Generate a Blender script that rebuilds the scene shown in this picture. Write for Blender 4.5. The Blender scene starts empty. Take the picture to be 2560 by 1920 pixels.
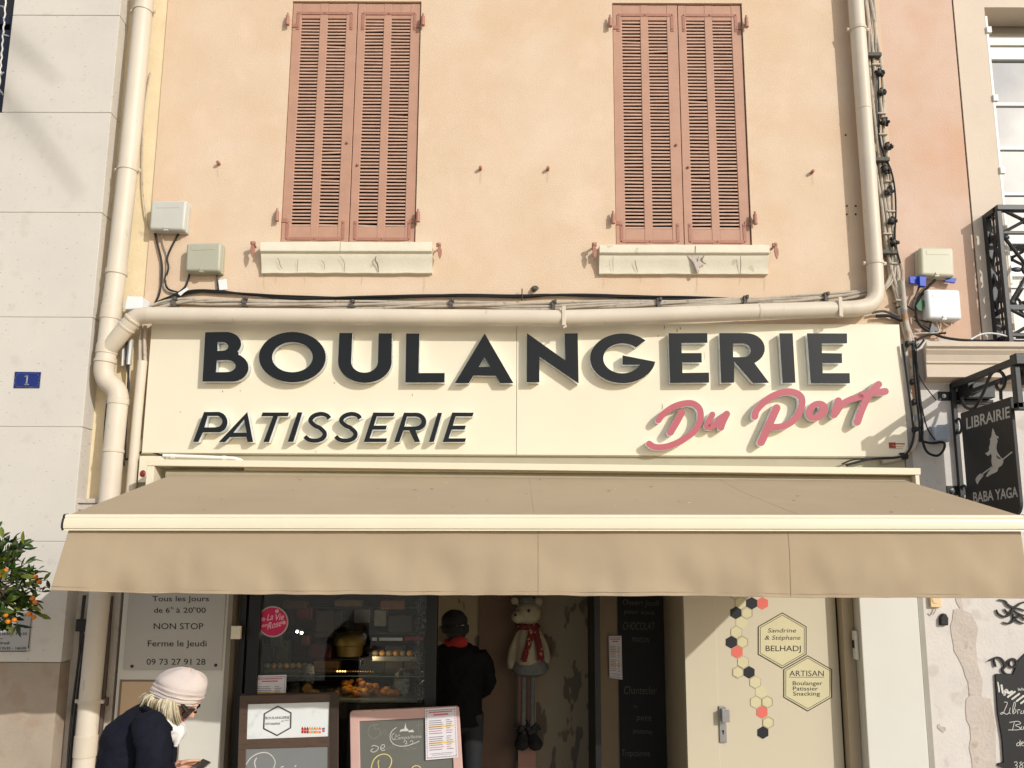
import bpy, bmesh, math, random
from math import sin, cos, pi, radians
from mathutils import Matrix, Vector, noise
random.seed(7)
S = bpy.context.scene
COL = S.collection
# ------------------------------------------------------------------ camera, sky, sun, exposure
FPX, CX, CY = 2003.0, 1280.0, 1084.5            # focal length and principal point in photo pixels (2560 x 1920)
def _cam_rot():
    rx, ry, rz = -0.156637, -0.00284, -0.0056213
    Rx = Matrix(((1,0,0),(0,cos(rx),-sin(rx)),(0,sin(rx),cos(rx))))
    Ry = Matrix(((cos(ry),0,sin(ry)),(0,1,0),(-sin(ry),0,cos(ry))))
    Rz = Matrix(((cos(rz),-sin(rz),0),(sin(rz),cos(rz),0),(0,0,1)))
    R = Rz @ Rx @ Ry
    c0, c1, c2 = R.col[0], R.col[1], R.col[2]
    return Matrix((c0, -c2, c1))
CR = _cam_rot()
CP = Vector((0, -6.0, 2.05))
cd = bpy.data.cameras.new('camera'); cam = bpy.data.objects.new('camera', cd); COL.objects.link(cam)
cd.sensor_width = 36; cd.lens = FPX/2560*36; cd.shift_y = (CY-960)/2560; cd.clip_start = .05; cd.clip_end = 500
cam.matrix_world = Matrix.Translation(CP) @ CR.to_4x4()
S.camera = cam
SUN_A, SUN_B = 0.90, 0.60                        # per metre into the wall the light moves this far left / down
w = bpy.data.worlds.new('World'); S.world = w; w.use_nodes = True
nt = w.node_tree; nt.nodes.clear()
sky = nt.nodes.new('ShaderNodeTexSky'); sky.sky_type = 'NISHITA'; sky.sun_disc = False
sdir = Vector((SUN_A, -1, SUN_B)).normalized()
sky.sun_elevation = math.asin(sdir.z); sky.sun_rotation = math.atan2(sdir.x, sdir.y)
sky.air_density = 1.0; sky.dust_density = 2.0
bg = nt.nodes.new('ShaderNodeBackground'); bg.inputs[1].default_value = .15
tc = nt.nodes.new('ShaderNodeTexCoord'); nz = nt.nodes.new('ShaderNodeTexNoise')
nz.inputs['Scale'].default_value = 2.2; nz.inputs['Detail'].default_value = 7; nz.inputs['Roughness'].default_value = .6
cr = nt.nodes.new('ShaderNodeValToRGB'); cr.color_ramp.elements[0].position = .42; cr.color_ramp.elements[1].position = .68
mx = nt.nodes.new('ShaderNodeMix'); mx.data_type = 'RGBA'; mx.inputs[7].default_value = (6.5, 6.4, 6.3, 1)
out = nt.nodes.new('ShaderNodeOutputWorld')
L = nt.links.new
L(tc.outputs['Generated'], nz.inputs['Vector']); L(nz.outputs['Fac'], cr.inputs[0]); L(cr.outputs[0], mx.inputs[0])
L(sky.outputs[0], mx.inputs[6]); L(mx.outputs[2], bg.inputs[0]); L(bg.outputs[0], out.inputs[0])
sl = bpy.data.lights.new('sun', 'SUN'); sl.energy = 3.1; sl.angle = radians(.5); sl.color = (1, .985, .94)
so = bpy.data.objects.new('sun', sl); COL.objects.link(so); so.location = (20, -20, 15)
so.rotation_euler = (-sdir).to_track_quat('-Z', 'Y').to_euler()
S.view_settings.view_transform = 'Standard'; S.view_settings.look = 'None'; S.view_settings.gamma = 1; S.view_settings.exposure = 0.0

# ------------------------------------------------------------------ helpers
def P(px, py, Y=0.0):
    """the point on the plane at depth Y (parallel to the facade) seen at photo pixel px, py"""
    d = CR @ Vector(((px-CX)/FPX, -(py-CY)/FPX, -1))
    return CP + d*((Y-CP.y)/d.y)
def PX(px, py, X):
    d = CR @ Vector(((px-CX)/FPX, -(py-CY)/FPX, -1))
    return CP + d*((X-CP.x)/d.x)
def at(Y): return lambda x, y: P(x, y, Y)
def xz(Y): return lambda x, z: Vector((x, Y, z))
def lin(c):
    return tuple((v/12.92 if v <= .04045 else ((v+.055)/1.055)**2.4) for v in c)
MATS = {}
def mat(name, rgb, rough=.6, var=.08, scale=6, bump=0.0, bscale=40, metal=0, alt=None, spec=.4, detail=6, coat=0, trans=0):
    """procedural paint/plaster/cloth: base colour varied by noise, optional second tone, bump"""
    if name in MATS: return MATS[name]
    m = bpy.data.materials.new(name); m.use_nodes = True; t = m.node_tree; n = t.nodes
    b = n['Principled BSDF']; b.inputs['Roughness'].default_value = rough; b.inputs['Metallic'].default_value = metal
    b.inputs['Specular IOR Level'].default_value = spec
    c = n.new('ShaderNodeTexCoord'); nz = n.new('ShaderNodeTexNoise'); nz.inputs['Scale'].default_value = scale
    nz.inputs['Detail'].default_value = detail; nz.inputs['Roughness'].default_value = .62
    t.links.new(c.outputs['Object'], nz.inputs['Vector'])
    r = n.new('ShaderNodeValToRGB'); e = r.color_ramp.elements; e[0].position = .3; e[1].position = .72
    a = alt or tuple(v*(1-var) for v in rgb)
    e[0].color = (*a, 1); e[1].color = (*[min(1, v*(1+var*.5)) for v in rgb], 1)
    t.links.new(nz.outputs['Fac'], r.inputs[0]); t.links.new(r.outputs[0], b.inputs['Base Color'])
    if bump:
        n2 = n.new('ShaderNodeTexNoise'); n2.inputs['Scale'].default_value = bscale; n2.inputs['Detail'].default_value = 5
        t.links.new(c.outputs['Object'], n2.inputs['Vector'])
        bp = n.new('ShaderNodeBump'); bp.inputs['Strength'].default_value = bump; bp.inputs['Distance'].default_value = .01
        t.links.new(n2.outputs['Fac'], bp.inputs['Height']); t.links.new(bp.outputs[0], b.inputs['Normal'])
    if trans:
        tr = n.new('ShaderNodeBsdfTranslucent'); ms = n.new('ShaderNodeMixShader'); ms.inputs[0].default_value = trans
        t.links.new(r.outputs[0], tr.inputs[0]); t.links.new(b.outputs[0], ms.inputs[1]); t.links.new(tr.outputs[0], ms.inputs[2])
        t.links.new(ms.outputs[0], n['Material Output'].inputs[0])
    MATS[name] = m
    return m
def spots(m, rgb, scale=30, thr=.62, soft=.03, amount=1.0, dist=None, stretch=(1,1,1)):
    """lay a layer of stains / pits of another colour over a material made by mat()"""
    t = m.node_tree; n = t.nodes; b = n['Principled BSDF']
    src = b.inputs['Base Color'].links[0].from_socket
    c = n.new('ShaderNodeTexCoord'); mp = n.new('ShaderNodeMapping'); mp.inputs['Scale'].default_value = stretch
    nz = n.new('ShaderNodeTexNoise'); nz.inputs['Scale'].default_value = scale; nz.inputs['Detail'].default_value = 3
    r = n.new('ShaderNodeValToRGB'); r.color_ramp.elements[0].position = thr; r.color_ramp.elements[1].position = thr+soft
    r.color_ramp.elements[1].color = (amount, amount, amount, 1)
    x = n.new('ShaderNodeMix'); x.data_type = 'RGBA'; x.inputs[7].default_value = (*rgb, 1)
    t.links.new(c.outputs['Object'], mp.inputs[0]); t.links.new(mp.outputs[0], nz.inputs['Vector'])
    t.links.new(nz.outputs['Fac'], r.inputs[0]); t.links.new(r.outputs[0], x.inputs[0]); t.links.new(src, x.inputs[6])
    t.links.new(x.outputs[2], b.inputs['Base Color'])
    return m
def emit(name, rgb, s):
    m = bpy.data.materials.new(name); m.use_nodes = True
    b = m.node_tree.nodes['Principled BSDF']; b.inputs['Emission Color'].default_value = (*rgb, 1); b.inputs['Emission Strength'].default_value = s
    b.inputs['Base Color'].default_value = (*rgb, 1)
    return m
def glass(name, refl, tint=(1, 1, 1), rough=.01, body=None):
    m = bpy.data.materials.new(name); m.use_nodes = True; t = m.node_tree; n = t.nodes
    n.remove(n['Principled BSDF'])
    tr = n.new('ShaderNodeBsdfTransparent'); tr.inputs[0].default_value = (*tint, 1)
    if body:
        tr = n.new('ShaderNodeBsdfDiffuse'); tr.inputs[0].default_value = (*body, 1)
    g = n.new('ShaderNodeBsdfGlossy'); g.inputs['Roughness'].default_value = rough
    f = n.new('ShaderNodeFresnel'); f.inputs[0].default_value = refl
    ms = n.new('ShaderNodeMixShader'); t.links.new(f.outputs[0], ms.inputs[0])
    t.links.new(tr.outputs[0], ms.inputs[1]); t.links.new(g.outputs[0], ms.inputs[2])
    t.links.new(ms.outputs[0], n['Material Output'].inputs[0])
    return m

def catmull(pts, k=6, closed=False):
    pts = [Vector(p) for p in pts]; n = len(pts); o = []
    if n < 3: return pts
    rng = range(n) if closed else range(n-1)
    for i in rng:
        if closed: a, b, c, d = pts[i-1], pts[i], pts[(i+1) % n], pts[(i+2) % n]
        else: a, b, c, d = pts[max(i-1, 0)], pts[i], pts[i+1], pts[min(i+2, n-1)]
        for j in range(k):
            t = j/k
            o.append(.5*((2*b)+(c-a)*t+(2*a-5*b+4*c-d)*t*t+(3*b-a-3*c+d)*t**3))
    if not closed: o.append(pts[-1])
    return o
class MB:
    def __init__(s): s.v = []; s.f = []; s.m = []
    def add(s, v, f, mi=0):
        o = len(s.v); s.v += [tuple(p) for p in v]
        for q in f: s.f.append(tuple(i+o for i in q)); s.m.append(mi)
        return s
    def box(s, x0, x1, y0, y1, z0, z1, mi=0):
        v = [(x, y, z) for x in (x0, x1) for y in (y0, y1) for z in (z0, z1)]
        return s.add(v, [(0,1,3,2),(4,6,7,5),(0,4,5,1),(2,3,7,6),(0,2,6,4),(1,5,7,3)], mi)
    def slab(s, poly, Y, t, mi=0, mapf=None, nv=(0,1,0)):
        """closed outline in photo pixels at depth Y, t thick (away from the street)"""
        mapf = mapf or at(Y); a = [mapf(*p) for p in poly]; nv = Vector(nv)*t; b = [p+nv for p in a]; n = len(a)
        s.add(a+b, [tuple(range(n)), tuple(range(2*n-1, n-1, -1))]+[(i, i+n, (i+1) % n+n, (i+1) % n) for i in range(n)], mi)
        return s
    def rect(s, x0, y0, x1, y1, Y, t, mi=0):
        a = P(x0, y0, Y); b = P(x1, y1, Y)
        return s.box(a.x, b.x, Y, Y+t, b.z, a.z, mi)
    def tube(s, pts, r, n=10, mi=0, cap=True):
        pts = [Vector(p) for p in pts]; N = len(pts)
        rs = r if isinstance(r, (list, tuple)) else [r]*N
        vs = []; ref = None
        for i, p in enumerate(pts):
            t = (pts[min(i+1, N-1)]-pts[max(i-1, 0)])
            t = t.normalized() if t.length > 1e-9 else Vector((0, 0, 1))
            if ref is None:
                ref = Vector((0, 1, 0)) if abs(t.y) < .9 else Vector((1, 0, 0))
            a = (ref-t*ref.dot(t)).normalized(); ref = a; b = t.cross(a)
            for j in range(n):
                th = 2*pi*j/n; vs.append(p+(a*cos(th)+b*sin(th))*rs[i])
        fs = [(i*n+j, i*n+(j+1) % n, (i+1)*n+(j+1) % n, (i+1)*n+j) for i in range(N-1) for j in range(n)]
        if cap: fs += [tuple(range(n-1, -1, -1)), tuple(range((N-1)*n, N*n))]
        return s.add(vs, fs, mi)
    def loft(s, rings, mi=0, cap=True):
        n = len(rings[0]); N = len(rings); vs = [p for r in rings for p in r]
        fs = [(i*n+j, i*n+(j+1) % n, (i+1)*n+(j+1) % n, (i+1)*n+j) for i in range(N-1) for j in range(n)]
        if cap: fs += [tuple(range(n-1, -1, -1)), tuple(range((N-1)*n, N*n))]
        return s.add(vs, fs, mi)
    def ball(s, c, r, nu=14, nv=9, mi=0, rot=None, fn=None):
        c = Vector(c); r = r if isinstance(r, (tuple, list)) else (r, r, r); vs = []
        for i in range(nv+1):
            ph = pi*i/nv
            for j in range(nu):
                th = 2*pi*j/nu; d = Vector((sin(ph)*cos(th), sin(ph)*sin(th), cos(ph)))
                k = fn(d) if fn else 1
                q = Vector((d.x*r[0]*k, d.y*r[1]*k, d.z*r[2]*k))
                vs.append(c+(rot @ q if rot else q))
        fs = [(i*nu+j, (i+1)*nu+j, (i+1)*nu+(j+1) % nu, i*nu+(j+1) % nu) for i in range(nv) for j in range(nu)]
        return s.add(vs, fs, mi)
    def curve2d(s, loops, mapf, t, mi=0, nv=(0, 1, 0)):
        """filled outline with holes, front on mapf's plane, t thick along nv"""
        cu = bpy.data.curves.new('tmp', 'CURVE'); cu.dimensions = '2D'; cu.fill_mode = 'BOTH' if t else 'FRONT'; cu.extrude = .5 if t else 0
        for lp in loops:
            sp = cu.splines.new('POLY'); sp.points.add(len(lp)-1); sp.use_cyclic_u = True
            for q, p in zip(sp.points, lp): q.co = (p[0]*.01, p[1]*.01, 0, 1)
        return s._from(cu, lambda x, y: mapf(x*100, y*100), t, mi, nv)
    def _from(s, cu, mapf, t, mi, nv):
        o = bpy.data.objects.new('tmp', cu); COL.objects.link(o)
        bpy.context.view_layer.update()
        me = bpy.data.meshes.new_from_object(o.evaluated_get(bpy.context.evaluated_depsgraph_get()))
        nv = Vector(nv)*t
        vs = [mapf(v.co.x, v.co.y)+(nv if v.co.z < -.1 else Vector()) for v in me.vertices]
        fs = [tuple(p.vertices) for p in me.polygons]
        bpy.data.objects.remove(o); bpy.data.curves.remove(cu); bpy.data.meshes.remove(me)
        return s.add(vs, fs, mi)
    def text(s, body, A, B, h, mapf, t=0, mi=0, bold=0.0, slant=0.0, nv=(0, 1, 0), up=(0, -1)):
        """body written from photo pixel A to B along its baseline, capitals h pixels tall"""
        cu = bpy.data.curves.new('tmp', 'FONT'); cu.body = body; cu.size = 1; cu.offset = bold; cu.extrude = .5 if t else 0
        cu.resolution_u = 3; cu.fill_mode = 'BOTH' if t else 'FRONT'
        o = bpy.data.objects.new('tmp', cu); COL.objects.link(o); bpy.context.view_layer.update()
        me = bpy.data.meshes.new_from_object(o.evaluated_get(bpy.context.evaluated_depsgraph_get()))
        if len(me.vertices):
            xs = [v.co.x for v in me.vertices]; x0, x1 = min(xs), max(xs); nvv = Vector(nv)*t
            vs = []
            for v in me.vertices:
                u = (v.co.x-x0)/max(1e-6, x1-x0); q = v.co.y/.727
                px = A[0]+(B[0]-A[0])*u+h*q*(up[0]+slant); py = A[1]+(B[1]-A[1])*u+h*q*up[1]
                vs.append(mapf(px, py)+(nvv if v.co.z < -.1 else Vector()))
            s.add(vs, [tuple(p.vertices) for p in me.polygons], mi)
        bpy.data.objects.remove(o); bpy.data.curves.remove(cu); bpy.data.meshes.remove(me)
        return s
    def stroke(s, pts, wd, mapf, t=0, mi=0, nv=(0, 1, 0), k=5, taper=False, smooth=True):
        """brush stroke of width wd pixels with round ends along pixel points"""
        p = [Vector((q[0], q[1])) for q in pts]
        if smooth and len(p) > 2: p = [Vector((q[0], q[1])) for q in catmull([(a.x, a.y, 0) for a in p], k)]
        N = len(p); lf = []; rt = []
        for i in range(N):
            d = p[min(i+1, N-1)]-p[max(i-1, 0)]; d = d.normalized() if d.length > 1e-6 else Vector((1, 0))
            n = Vector((-d.y, d.x)); hw = wd/2*(1 if not taper else (.35+.65*sin(pi*min(1, max(0, (i+.5)/N)))))
            lf.append(p[i]+n*hw); rt.append(p[i]-n*hw)
        def cap(c, d, hw):
            b = math.atan2(d.y, d.x); return [c+Vector((cos(b+a), sin(b+a)))*hw for a in (pi/3, pi/6, 0, -pi/6, -pi/3)]
        hw = (lf[-1]-rt[-1]).length/2; e = cap(p[-1], (p[-1]-p[-2]), hw)
        hw0 = (lf[0]-rt[0]).length/2; b = cap(p[0], (p[0]-p[1]), hw0)
        ve = Vector(nv)*t
        def put(off):
            vs = [mapf(*q)+off for q in lf]+[mapf(*q)+off for q in rt]+[mapf(*q)+off for q in e]+[mapf(*q)+off for q in b]
            fs = [(i, N+i, N+i+1, i+1) for i in range(N-1)]
            # end fans: lf[-1], e..., rt[-1]
            fs.append((N-1, 2*N-1)+tuple(2*N+j for j in range(4, -1, -1)))
            fs.append((N, 0)+tuple(2*N+5+j for j in range(4, -1, -1)))
            return vs, fs
        vs, fs = put(Vector()); s.add(vs, fs, mi)
        if t:
            v2, f2 = put(ve); s.add(v2, [tuple(reversed(f)) for f in f2], mi)
            rim = [*lf, *e, *reversed(rt), *b]
            a = [mapf(*q) for q in rim]; c = [q+ve for q in a]; n = len(a)
            s.add(a+c, [(i, i+n, (i+1) % n+n, (i+1) % n) for i in range(n)], mi)
        return s
    def build(s, name, mats, parent=None, smooth=False, bevel=0, label=None, seg=2, fix=True):
        me = bpy.data.meshes.new(name); me.from_pydata(s.v, [], s.f)
        mats = mats if isinstance(mats, (list, tuple)) else [mats]
        for m in mats: me.materials.append(m)
        for p, i in zip(me.polygons, s.m): p.material_index = i
        if fix:
            bm = bmesh.new(); bm.from_mesh(me); bmesh.ops.remove_doubles(bm, verts=bm.verts, dist=1e-5)
            bmesh.ops.recalc_face_normals(bm, faces=bm.faces); bm.to_mesh(me); bm.free()
        if smooth:
            for p in me.polygons: p.use_smooth = True
            try: me.set_sharp_from_angle(angle=radians(40))
            except Exception: pass
        o = bpy.data.objects.new(name, me); COL.objects.link(o)
        if parent is not None:
            o.parent = parent
            if parent.type == 'EMPTY': o.matrix_parent_inverse = Matrix.Translation(-parent.location)
        if bevel:
            b = o.modifiers.new('bevel', 'BEVEL'); b.width = bevel; b.segments = seg; b.limit_method = 'ANGLE'; b.angle_limit = radians(35)
        if label: o['label'] = label
        return o
def thing(name, label, cat, loc, group=None):
    o = bpy.data.objects.new(name, None); COL.objects.link(o); o.location = loc; o.empty_display_size = .1
    o['label'] = label; o['category'] = cat
    if group: o['group'] = group
    return o
def tag(o, label, cat, group=None):
    o['label'] = label; o['category'] = cat
    if group: o['group'] = group
    return o
def arc(cx, cy, rx, ry, a0, a1, n=14):
    return [(cx+rx*cos(radians(a0+(a1-a0)*i/n)), cy+ry*sin(radians(a0+(a1-a0)*i/n))) for i in range(n+1)]
def copy_thing(o, loc, label):
    """copy a thing with its parts and sub-parts"""
    def rec(s, par):
        c = s.copy(); COL.objects.link(c)
        if par is not None: c.parent = par
        for ch in s.children: rec(ch, c)
        return c
    r = rec(o, None); r.location = loc; r['label'] = label
    return r
# ------------------------------------------------------------------ materials
pink = spots(spots(mat('pink_render', lin((.815,.735,.645)), .9, .1, 1.6, .3, 90, alt=lin((.80,.70,.59))), lin((.80,.665,.545)), 1.3, .48, .22, .5), lin((.86,.775,.69)), 2.6, .56, .12, .4)
salmon = spots(mat('salmon_render', lin((.79,.695,.63)), .9, .12, 1.8, .2, 60, alt=lin((.78,.65,.555))), lin((.78,.61,.50)), 1.6, .5, .2, .55)
cream_r = spots(mat('cream_render', lin((.87,.80,.66)), .9, .1, 5, .3, 50), lin((.72,.68,.62)), 9, .66, .05, .6)
stone = spots(spots(mat('stone_slab', lin((.79,.765,.725)), .75, .05, 2.2, .05, 60), lin((.58,.535,.48)), 30, .67, .03, .8, stretch=(1, 1, 2.2)), lin((.72,.68,.64)), 7, .6, .1, .4)
plinth = spots(mat('plinth_render', lin((.66,.60,.53)), .9, .12, 4, .2, 50), lin((.62,.53,.45)), 6, .52, .1, .6)
dirty_w = spots(spots(mat('dirty_white_render', lin((.81,.785,.76)), .9, .1, 3, .25, 45), lin((.68,.64,.59)), 5, .58, .08, .45), lin((.45,.41,.37)), 34, .74, .03, .6)
bare = spots(mat('bare_plaster', lin((.745,.70,.66)), .95, .12, 5, .5, 40), lin((.63,.56,.50)), 12, .6, .08, .6)
beige = mat('beige_render', lin((.83,.77,.70)), .9, .06, 2, .12, 60)
terra = spots(mat('shutter_paint', lin((.70,.54,.455)), .6, .1, 7, .06, 70), lin((.645,.50,.425)), 18, .66, .06, .5, stretch=(1, 1, .2))
terra_d = mat('louvre_highlight_paint', lin((.74,.60,.52)), .65, .14, 9)  # paler copy of the shutter paint, slat highlights put into its colour
iron_p = mat('painted_iron', lin((.64,.45,.38)), .55, .15, 30, .1, 90)
sillm = spots(mat('sill_plaster', lin((.84,.81,.73)), .85, .07, 6, .18, 40), lin((.68,.63,.54)), 9, .68, .04, .5)
crack = mat('crack', lin((.50,.46,.39)), .95, .2, 30)
pvc = spots(mat('cream_drainpipe', lin((.805,.76,.69)), .48, .08, 3), lin((.67,.62,.55)), 16, .68, .05, .5, stretch=(1, 1, .4))
pvc2 = mat('cream_pipe_joint', lin((.79,.74,.665)), .5, .06, 8)
panel = spots(mat('sign_board', lin((.865,.828,.738)), .38, .03, 1.4), lin((.45,.38,.28)), 60, .80, .01, .6)
white_l = mat('white_acrylic', lin((.94,.97,.98)), .4, .02, 6)
_b = white_l.node_tree.nodes['Principled BSDF']; _b.inputs['Subsurface Weight'].default_value = 1; _b.inputs['Subsurface Scale'].default_value = .2; _b.inputs['Subsurface Radius'].default_value = (1, 1, 1)
black_l = spots(mat('black_letter_face', lin((.10,.11,.12)), .45, .15, 3, spec=.25), lin((.5,.5,.48)), 45, .80, .01, .5)
pink_l = mat('rose_letter_face', lin((.68,.35,.39)), .5, .04, 4)
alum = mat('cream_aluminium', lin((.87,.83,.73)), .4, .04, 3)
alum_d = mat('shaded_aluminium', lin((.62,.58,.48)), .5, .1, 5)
cloth = spots(mat('awning_cloth', lin((.695,.62,.515)), .92, .05, 1.2, .12, 220, trans=.12), lin((.64,.565,.465)), 2.2, .52, .25, .35)
seam = mat('cloth_seam', lin((.655,.58,.48)), .9, .1, 20)
capm = mat('dark_plastic', lin((.17,.14,.14)), .5, .1, 10)
grey_c = spots(mat('grey_cable', lin((.70,.66,.60)), .6, .18, 14), lin((.45,.42,.38)), 20, .62, .05, .6)
black_c = mat('black_cable', lin((.10,.095,.095)), .5, .2, 14)
clipm = spots(mat('weathered_clip', lin((.36,.34,.31)), .7, .3, 30, .2, 80), lin((.16,.15,.14)), 40, .55, .05, .8)
boxm = mat('grey_box_plastic', lin((.74,.735,.70)), .45, .05, 5)
boxw = mat('white_box_plastic', lin((.86,.87,.87)), .45, .05, 5)
boxb = mat('pale_blue_box', lin((.66,.69,.73)), .5, .06, 5)
blue = mat('blue_tape', lin((.12,.27,.72)), .45, .1, 12)
green = mat('green_tag', lin((.10,.36,.22)), .5, .1, 12)
white = mat('white_paint', lin((.87,.86,.83)), .55, .05, 4)
ink = mat('dark_ink', lin((.16,.14,.12)), .6, .1, 20)
blackp = mat('black_paint', lin((.075,.075,.08)), .5, .2, 8)
slate = spots(mat('chalkboard', lin((.27,.27,.255)), .75, .12, 3), lin((.36,.355,.34)), 3, .55, .2, .5)
slate_d = mat('black_chalkboard', lin((.10,.10,.10)), .75, .2, 4)
chalk = mat('chalk', lin((.80,.79,.76)), .95, .2, 60)
chalk_y = mat('yellow_chalk', lin((.88,.80,.52)), .95, .2, 60)
dark_room = mat('dark_room', lin((.16,.135,.11)), .9, .3, 2)
# ------------------------------------------------------------------ ground
g = MB(); g.add([(-60, 1.0, 0), (60, 1.0, 0), (60, -60, 0), (-60, -60, 0)], [(0, 3, 2, 1)])
o = g.build('pavement', spots(mat('pavement_stone', lin((.66,.63,.58)), .9, .12, 3, .2, 30), lin((.45,.43,.40)), 6, .6, .1, .5)); o['kind'] = 'structure'

# ------------------------------------------------------------------ the pink bakery building
XL = P(390, 380).x; XR = P(2416, 420).x; XS = P(205, 900).x      # left edge of pink wall, right joint, left edge of building
ZT = 7.6; ZB = 2.62
bak = thing('bakery_building', 'peach pink rendered building with terracotta louvred shutters above the bakery awning', 'building', (0, 0, 0))
WIN = []
for (l, r, t, b) in ((716.0, 1046.0, 3, 605), (1535.0, 1867.0, 7.5, 611.5)):
    ym = 300; x0 = P(l, ym).x; x1 = P(r, ym).x; c = (l+r)/2
    WIN.append((x0, x1, P(c, b).z, P(c, t).z))
def rloop(x0, x1, z0, z1): return [(x0*100, z0*100), (x1*100, z0*100), (x1*100, z1*100), (x0*100, z1*100)]
def mxz(Y): return lambda x, z: Vector((x/100, Y, z/100))
m = MB(); m.curve2d([rloop(XL, XR-.6, ZB, ZT)]+[rloop(*q) for q in WIN], mxz(0), .3)
m.build('wall', pink, bak)
m = MB(); m.box(XR-.6, XR, 0.0, .3, ZB, ZT); m.build('wall', salmon, bak)
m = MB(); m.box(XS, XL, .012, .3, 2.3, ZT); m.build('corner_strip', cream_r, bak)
m = MB(); m.box(XS, XL, .012, .3, 0, 2.3); m.build('corner_strip', spots(mat('shaded_cream_render', lin((.74,.70,.65)), .9, .12, 5, .3, 50), lin((.62,.56,.50)), 7, .6, .08, .6), bak)  # greyer copy of the cream render, awning shade put into its colour
m = MB()
for q in WIN: m = MB(); m.box(q[0]-.2, q[1]+.2, .302, .36, q[2]-.1, q[3]+.1); m.build('dark_backing', mat('slat_gap_shade', lin((.20,.125,.10)), .9, .2, 6), bak)  # brown sheet whose colour stands in for the shade between the slats
# shutters
def leaf(x0, x1, z0, z1, cols, Y, outer):
    w_ = x1-x0; h = z1-z0; m = MB()
    zt = z1-h*.064; zb = z0+h*.074
    xs = [x0]+[x0+w_*u for u in cols]+[x1]
    for a in range(0, 6, 2):
        m.box(xs[a], xs[a+1], Y, Y+.04, z0, z1)
    for k in (1, 3):
        m.box(xs[k], xs[k+1], Y+.0025, Y+.04, z0, zb); m.box(xs[k], xs[k+1], Y+.0025, Y+.04, zt, z1)
    sh = m.build('shutter', terra, bak, bevel=.003)
    n = 62; p = (zt-zb)/n; m = MB()
    for k in (1, 3):
        for i in range(n):
            z = zb+(i+.5)*p; ja = random.gauss(0, .0008); jb = random.gauss(0, .0008)
            if random.random() < .02: jb += random.choice((-1, 1))*.006
            a, b = xs[k]-.004, xs[k+1]+.004; t = .0074
            yf, yb = Y+.006, Y+.036; d = .011
            v = []
            for x, j in ((a, ja), (b, jb)):
                v += [(x, yf, z-d/2+j-t), (x, yf, z-d/2+j+t), (x, yb, z+d/2+j+t), (x, yb, z+d/2+j-t)]
            m.add(v, [(0,1,5,4), (1,2,6,5), (2,3,7,6), (3,0,4,7), (0,3,2,1), (4,5,6,7)])
    m.build('louvre_slats', terra_d, sh, bevel=.002)
    # iron straps and hinges
    s = -1 if outer == 0 else 1
    xa, xb = x0+.045, x1-.045
    zt2 = z1-h*.043; zb2 = z0+h*.024
    for zz, dz in ((zt2, -1), (zb2, 1)):
        m = MB(); m.box(xa-.0, xb, Y-.004, Y+.001, zz-.012, zz+.012)
        for x in (xa, xb):
            m.box(x-.013, x+.013, Y-.0045, Y+.001, min(zz, zz+dz*.15), max(zz, zz+dz*.15))
            for q in (.0, .13): m.ball((x, Y-.006, zz+dz*q), .006, 8, 5)
        m.ball(((xa+xb)/2, Y-.006, zz), .006, 8, 5)
        m.build('corner_strap', iron_p, sh, bevel=.0015)
    xh = x0-.028 if outer == 0 else x1+.028
    for zz in (z1-h*.088, z0+h*.105):
        m = MB(); m.tube([(xh, -.035, zz-.045), (xh, -.035, zz+.035)], [.017, .015], 12)
        m.tube([(xh, -.035, zz+.036), (xh, -.035, zz+.06)], [.010, .008], 8)
        m.box(min(xh, xh-s*.07), max(xh, xh-s*.07), Y-.007, Y-.001, zz-.035, zz-.005)
        m.box(xh-.006, xh+.006, -.03, .02, zz-.02, zz+.01)
        m.build('hinge', iron_p, sh, smooth=True)
    m = MB(); m.ball((x1-.04 if outer == 0 else x0+.045, Y-.008, z0+h*(.41 if outer == 0 else .32)), .011, 10, 6)
    m.build('knob', iron_p, sh, smooth=True)
for (x0, x1, z0, z1) in WIN:
    c = x0+(x1-x0)*(.505); gp = .007
    leaf(x0+gp*.6, c-.003, z0-.02, z1-.012, (.14, .425, .545, .835), .012, 0)
    leaf(c+.003, x1-gp, z0-.02, z1-.012, (.125, .42, .54, .845), .014, 1)
# sills
def sill(pl, pr, yt, ym, yb, cracks, spall=None):
    a = P(pl, yt, -.09); b = P(pr, yt, -.09); zt = a.z; zm = P((pl+pr)/2, ym, -.09).z; zb = P((pl+pr)/2, yb, -.02).z
    tilt = b.z-a.z; m = MB(); N = 40; rg = []
    for i in range(N+1):
        x = a.x+(b.x-a.x)*i/N; dz = tilt*i/N*.8
        j = noise.noise((x*9, 0, zt))*.004
        pr_ = [(0.05, zt+.012), (-.09, zt+j*1.2), (-.0935, zt-.008), (-.0935, zm+.006), (-.088, zm), (-.07, zm-.006), (-.07, zm-.016), (-.058, zm-.05), (-.045, zm-.085), (-.036, zb+.02), (-.036, zb+j), (.02, zb-.004)]
        rg.append([Vector((x, y+noise.noise((x*6, z*9, 3))*.0025, z+dz)) for y, z in pr_])
    m.loft(rg)
    o = m.build('window_sill', sillm, bak, smooth=True)
    for pts, wd in cracks:
        k = MB(); k.stroke(pts, wd, lambda x, y: P(x, y, -.0955 if y < ym else -.0955+(y-ym)/(yb-ym)*.058), 0, taper=True)
        k.build('crack', crack, o)
    if spall:
        k = MB(); k.slab(spall, -.073, .03); k.build('broken_plaster', bare, o, bevel=.004)
sill(652, 1080, 605, 630, 685, [([(692,645),(697,650),(701,665),(706,672)], 1.6), ([(745,646),(744,662),(743,680)], 1.2), ([(803,650),(810,660),(812,674)], 1.2), ([(851,606),(850,630)], 1.2), ([(849,640),(860,655),(862,680)], 1.4), ([(940,641),(938,650),(944,662),(946,680)], 4)])
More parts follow.
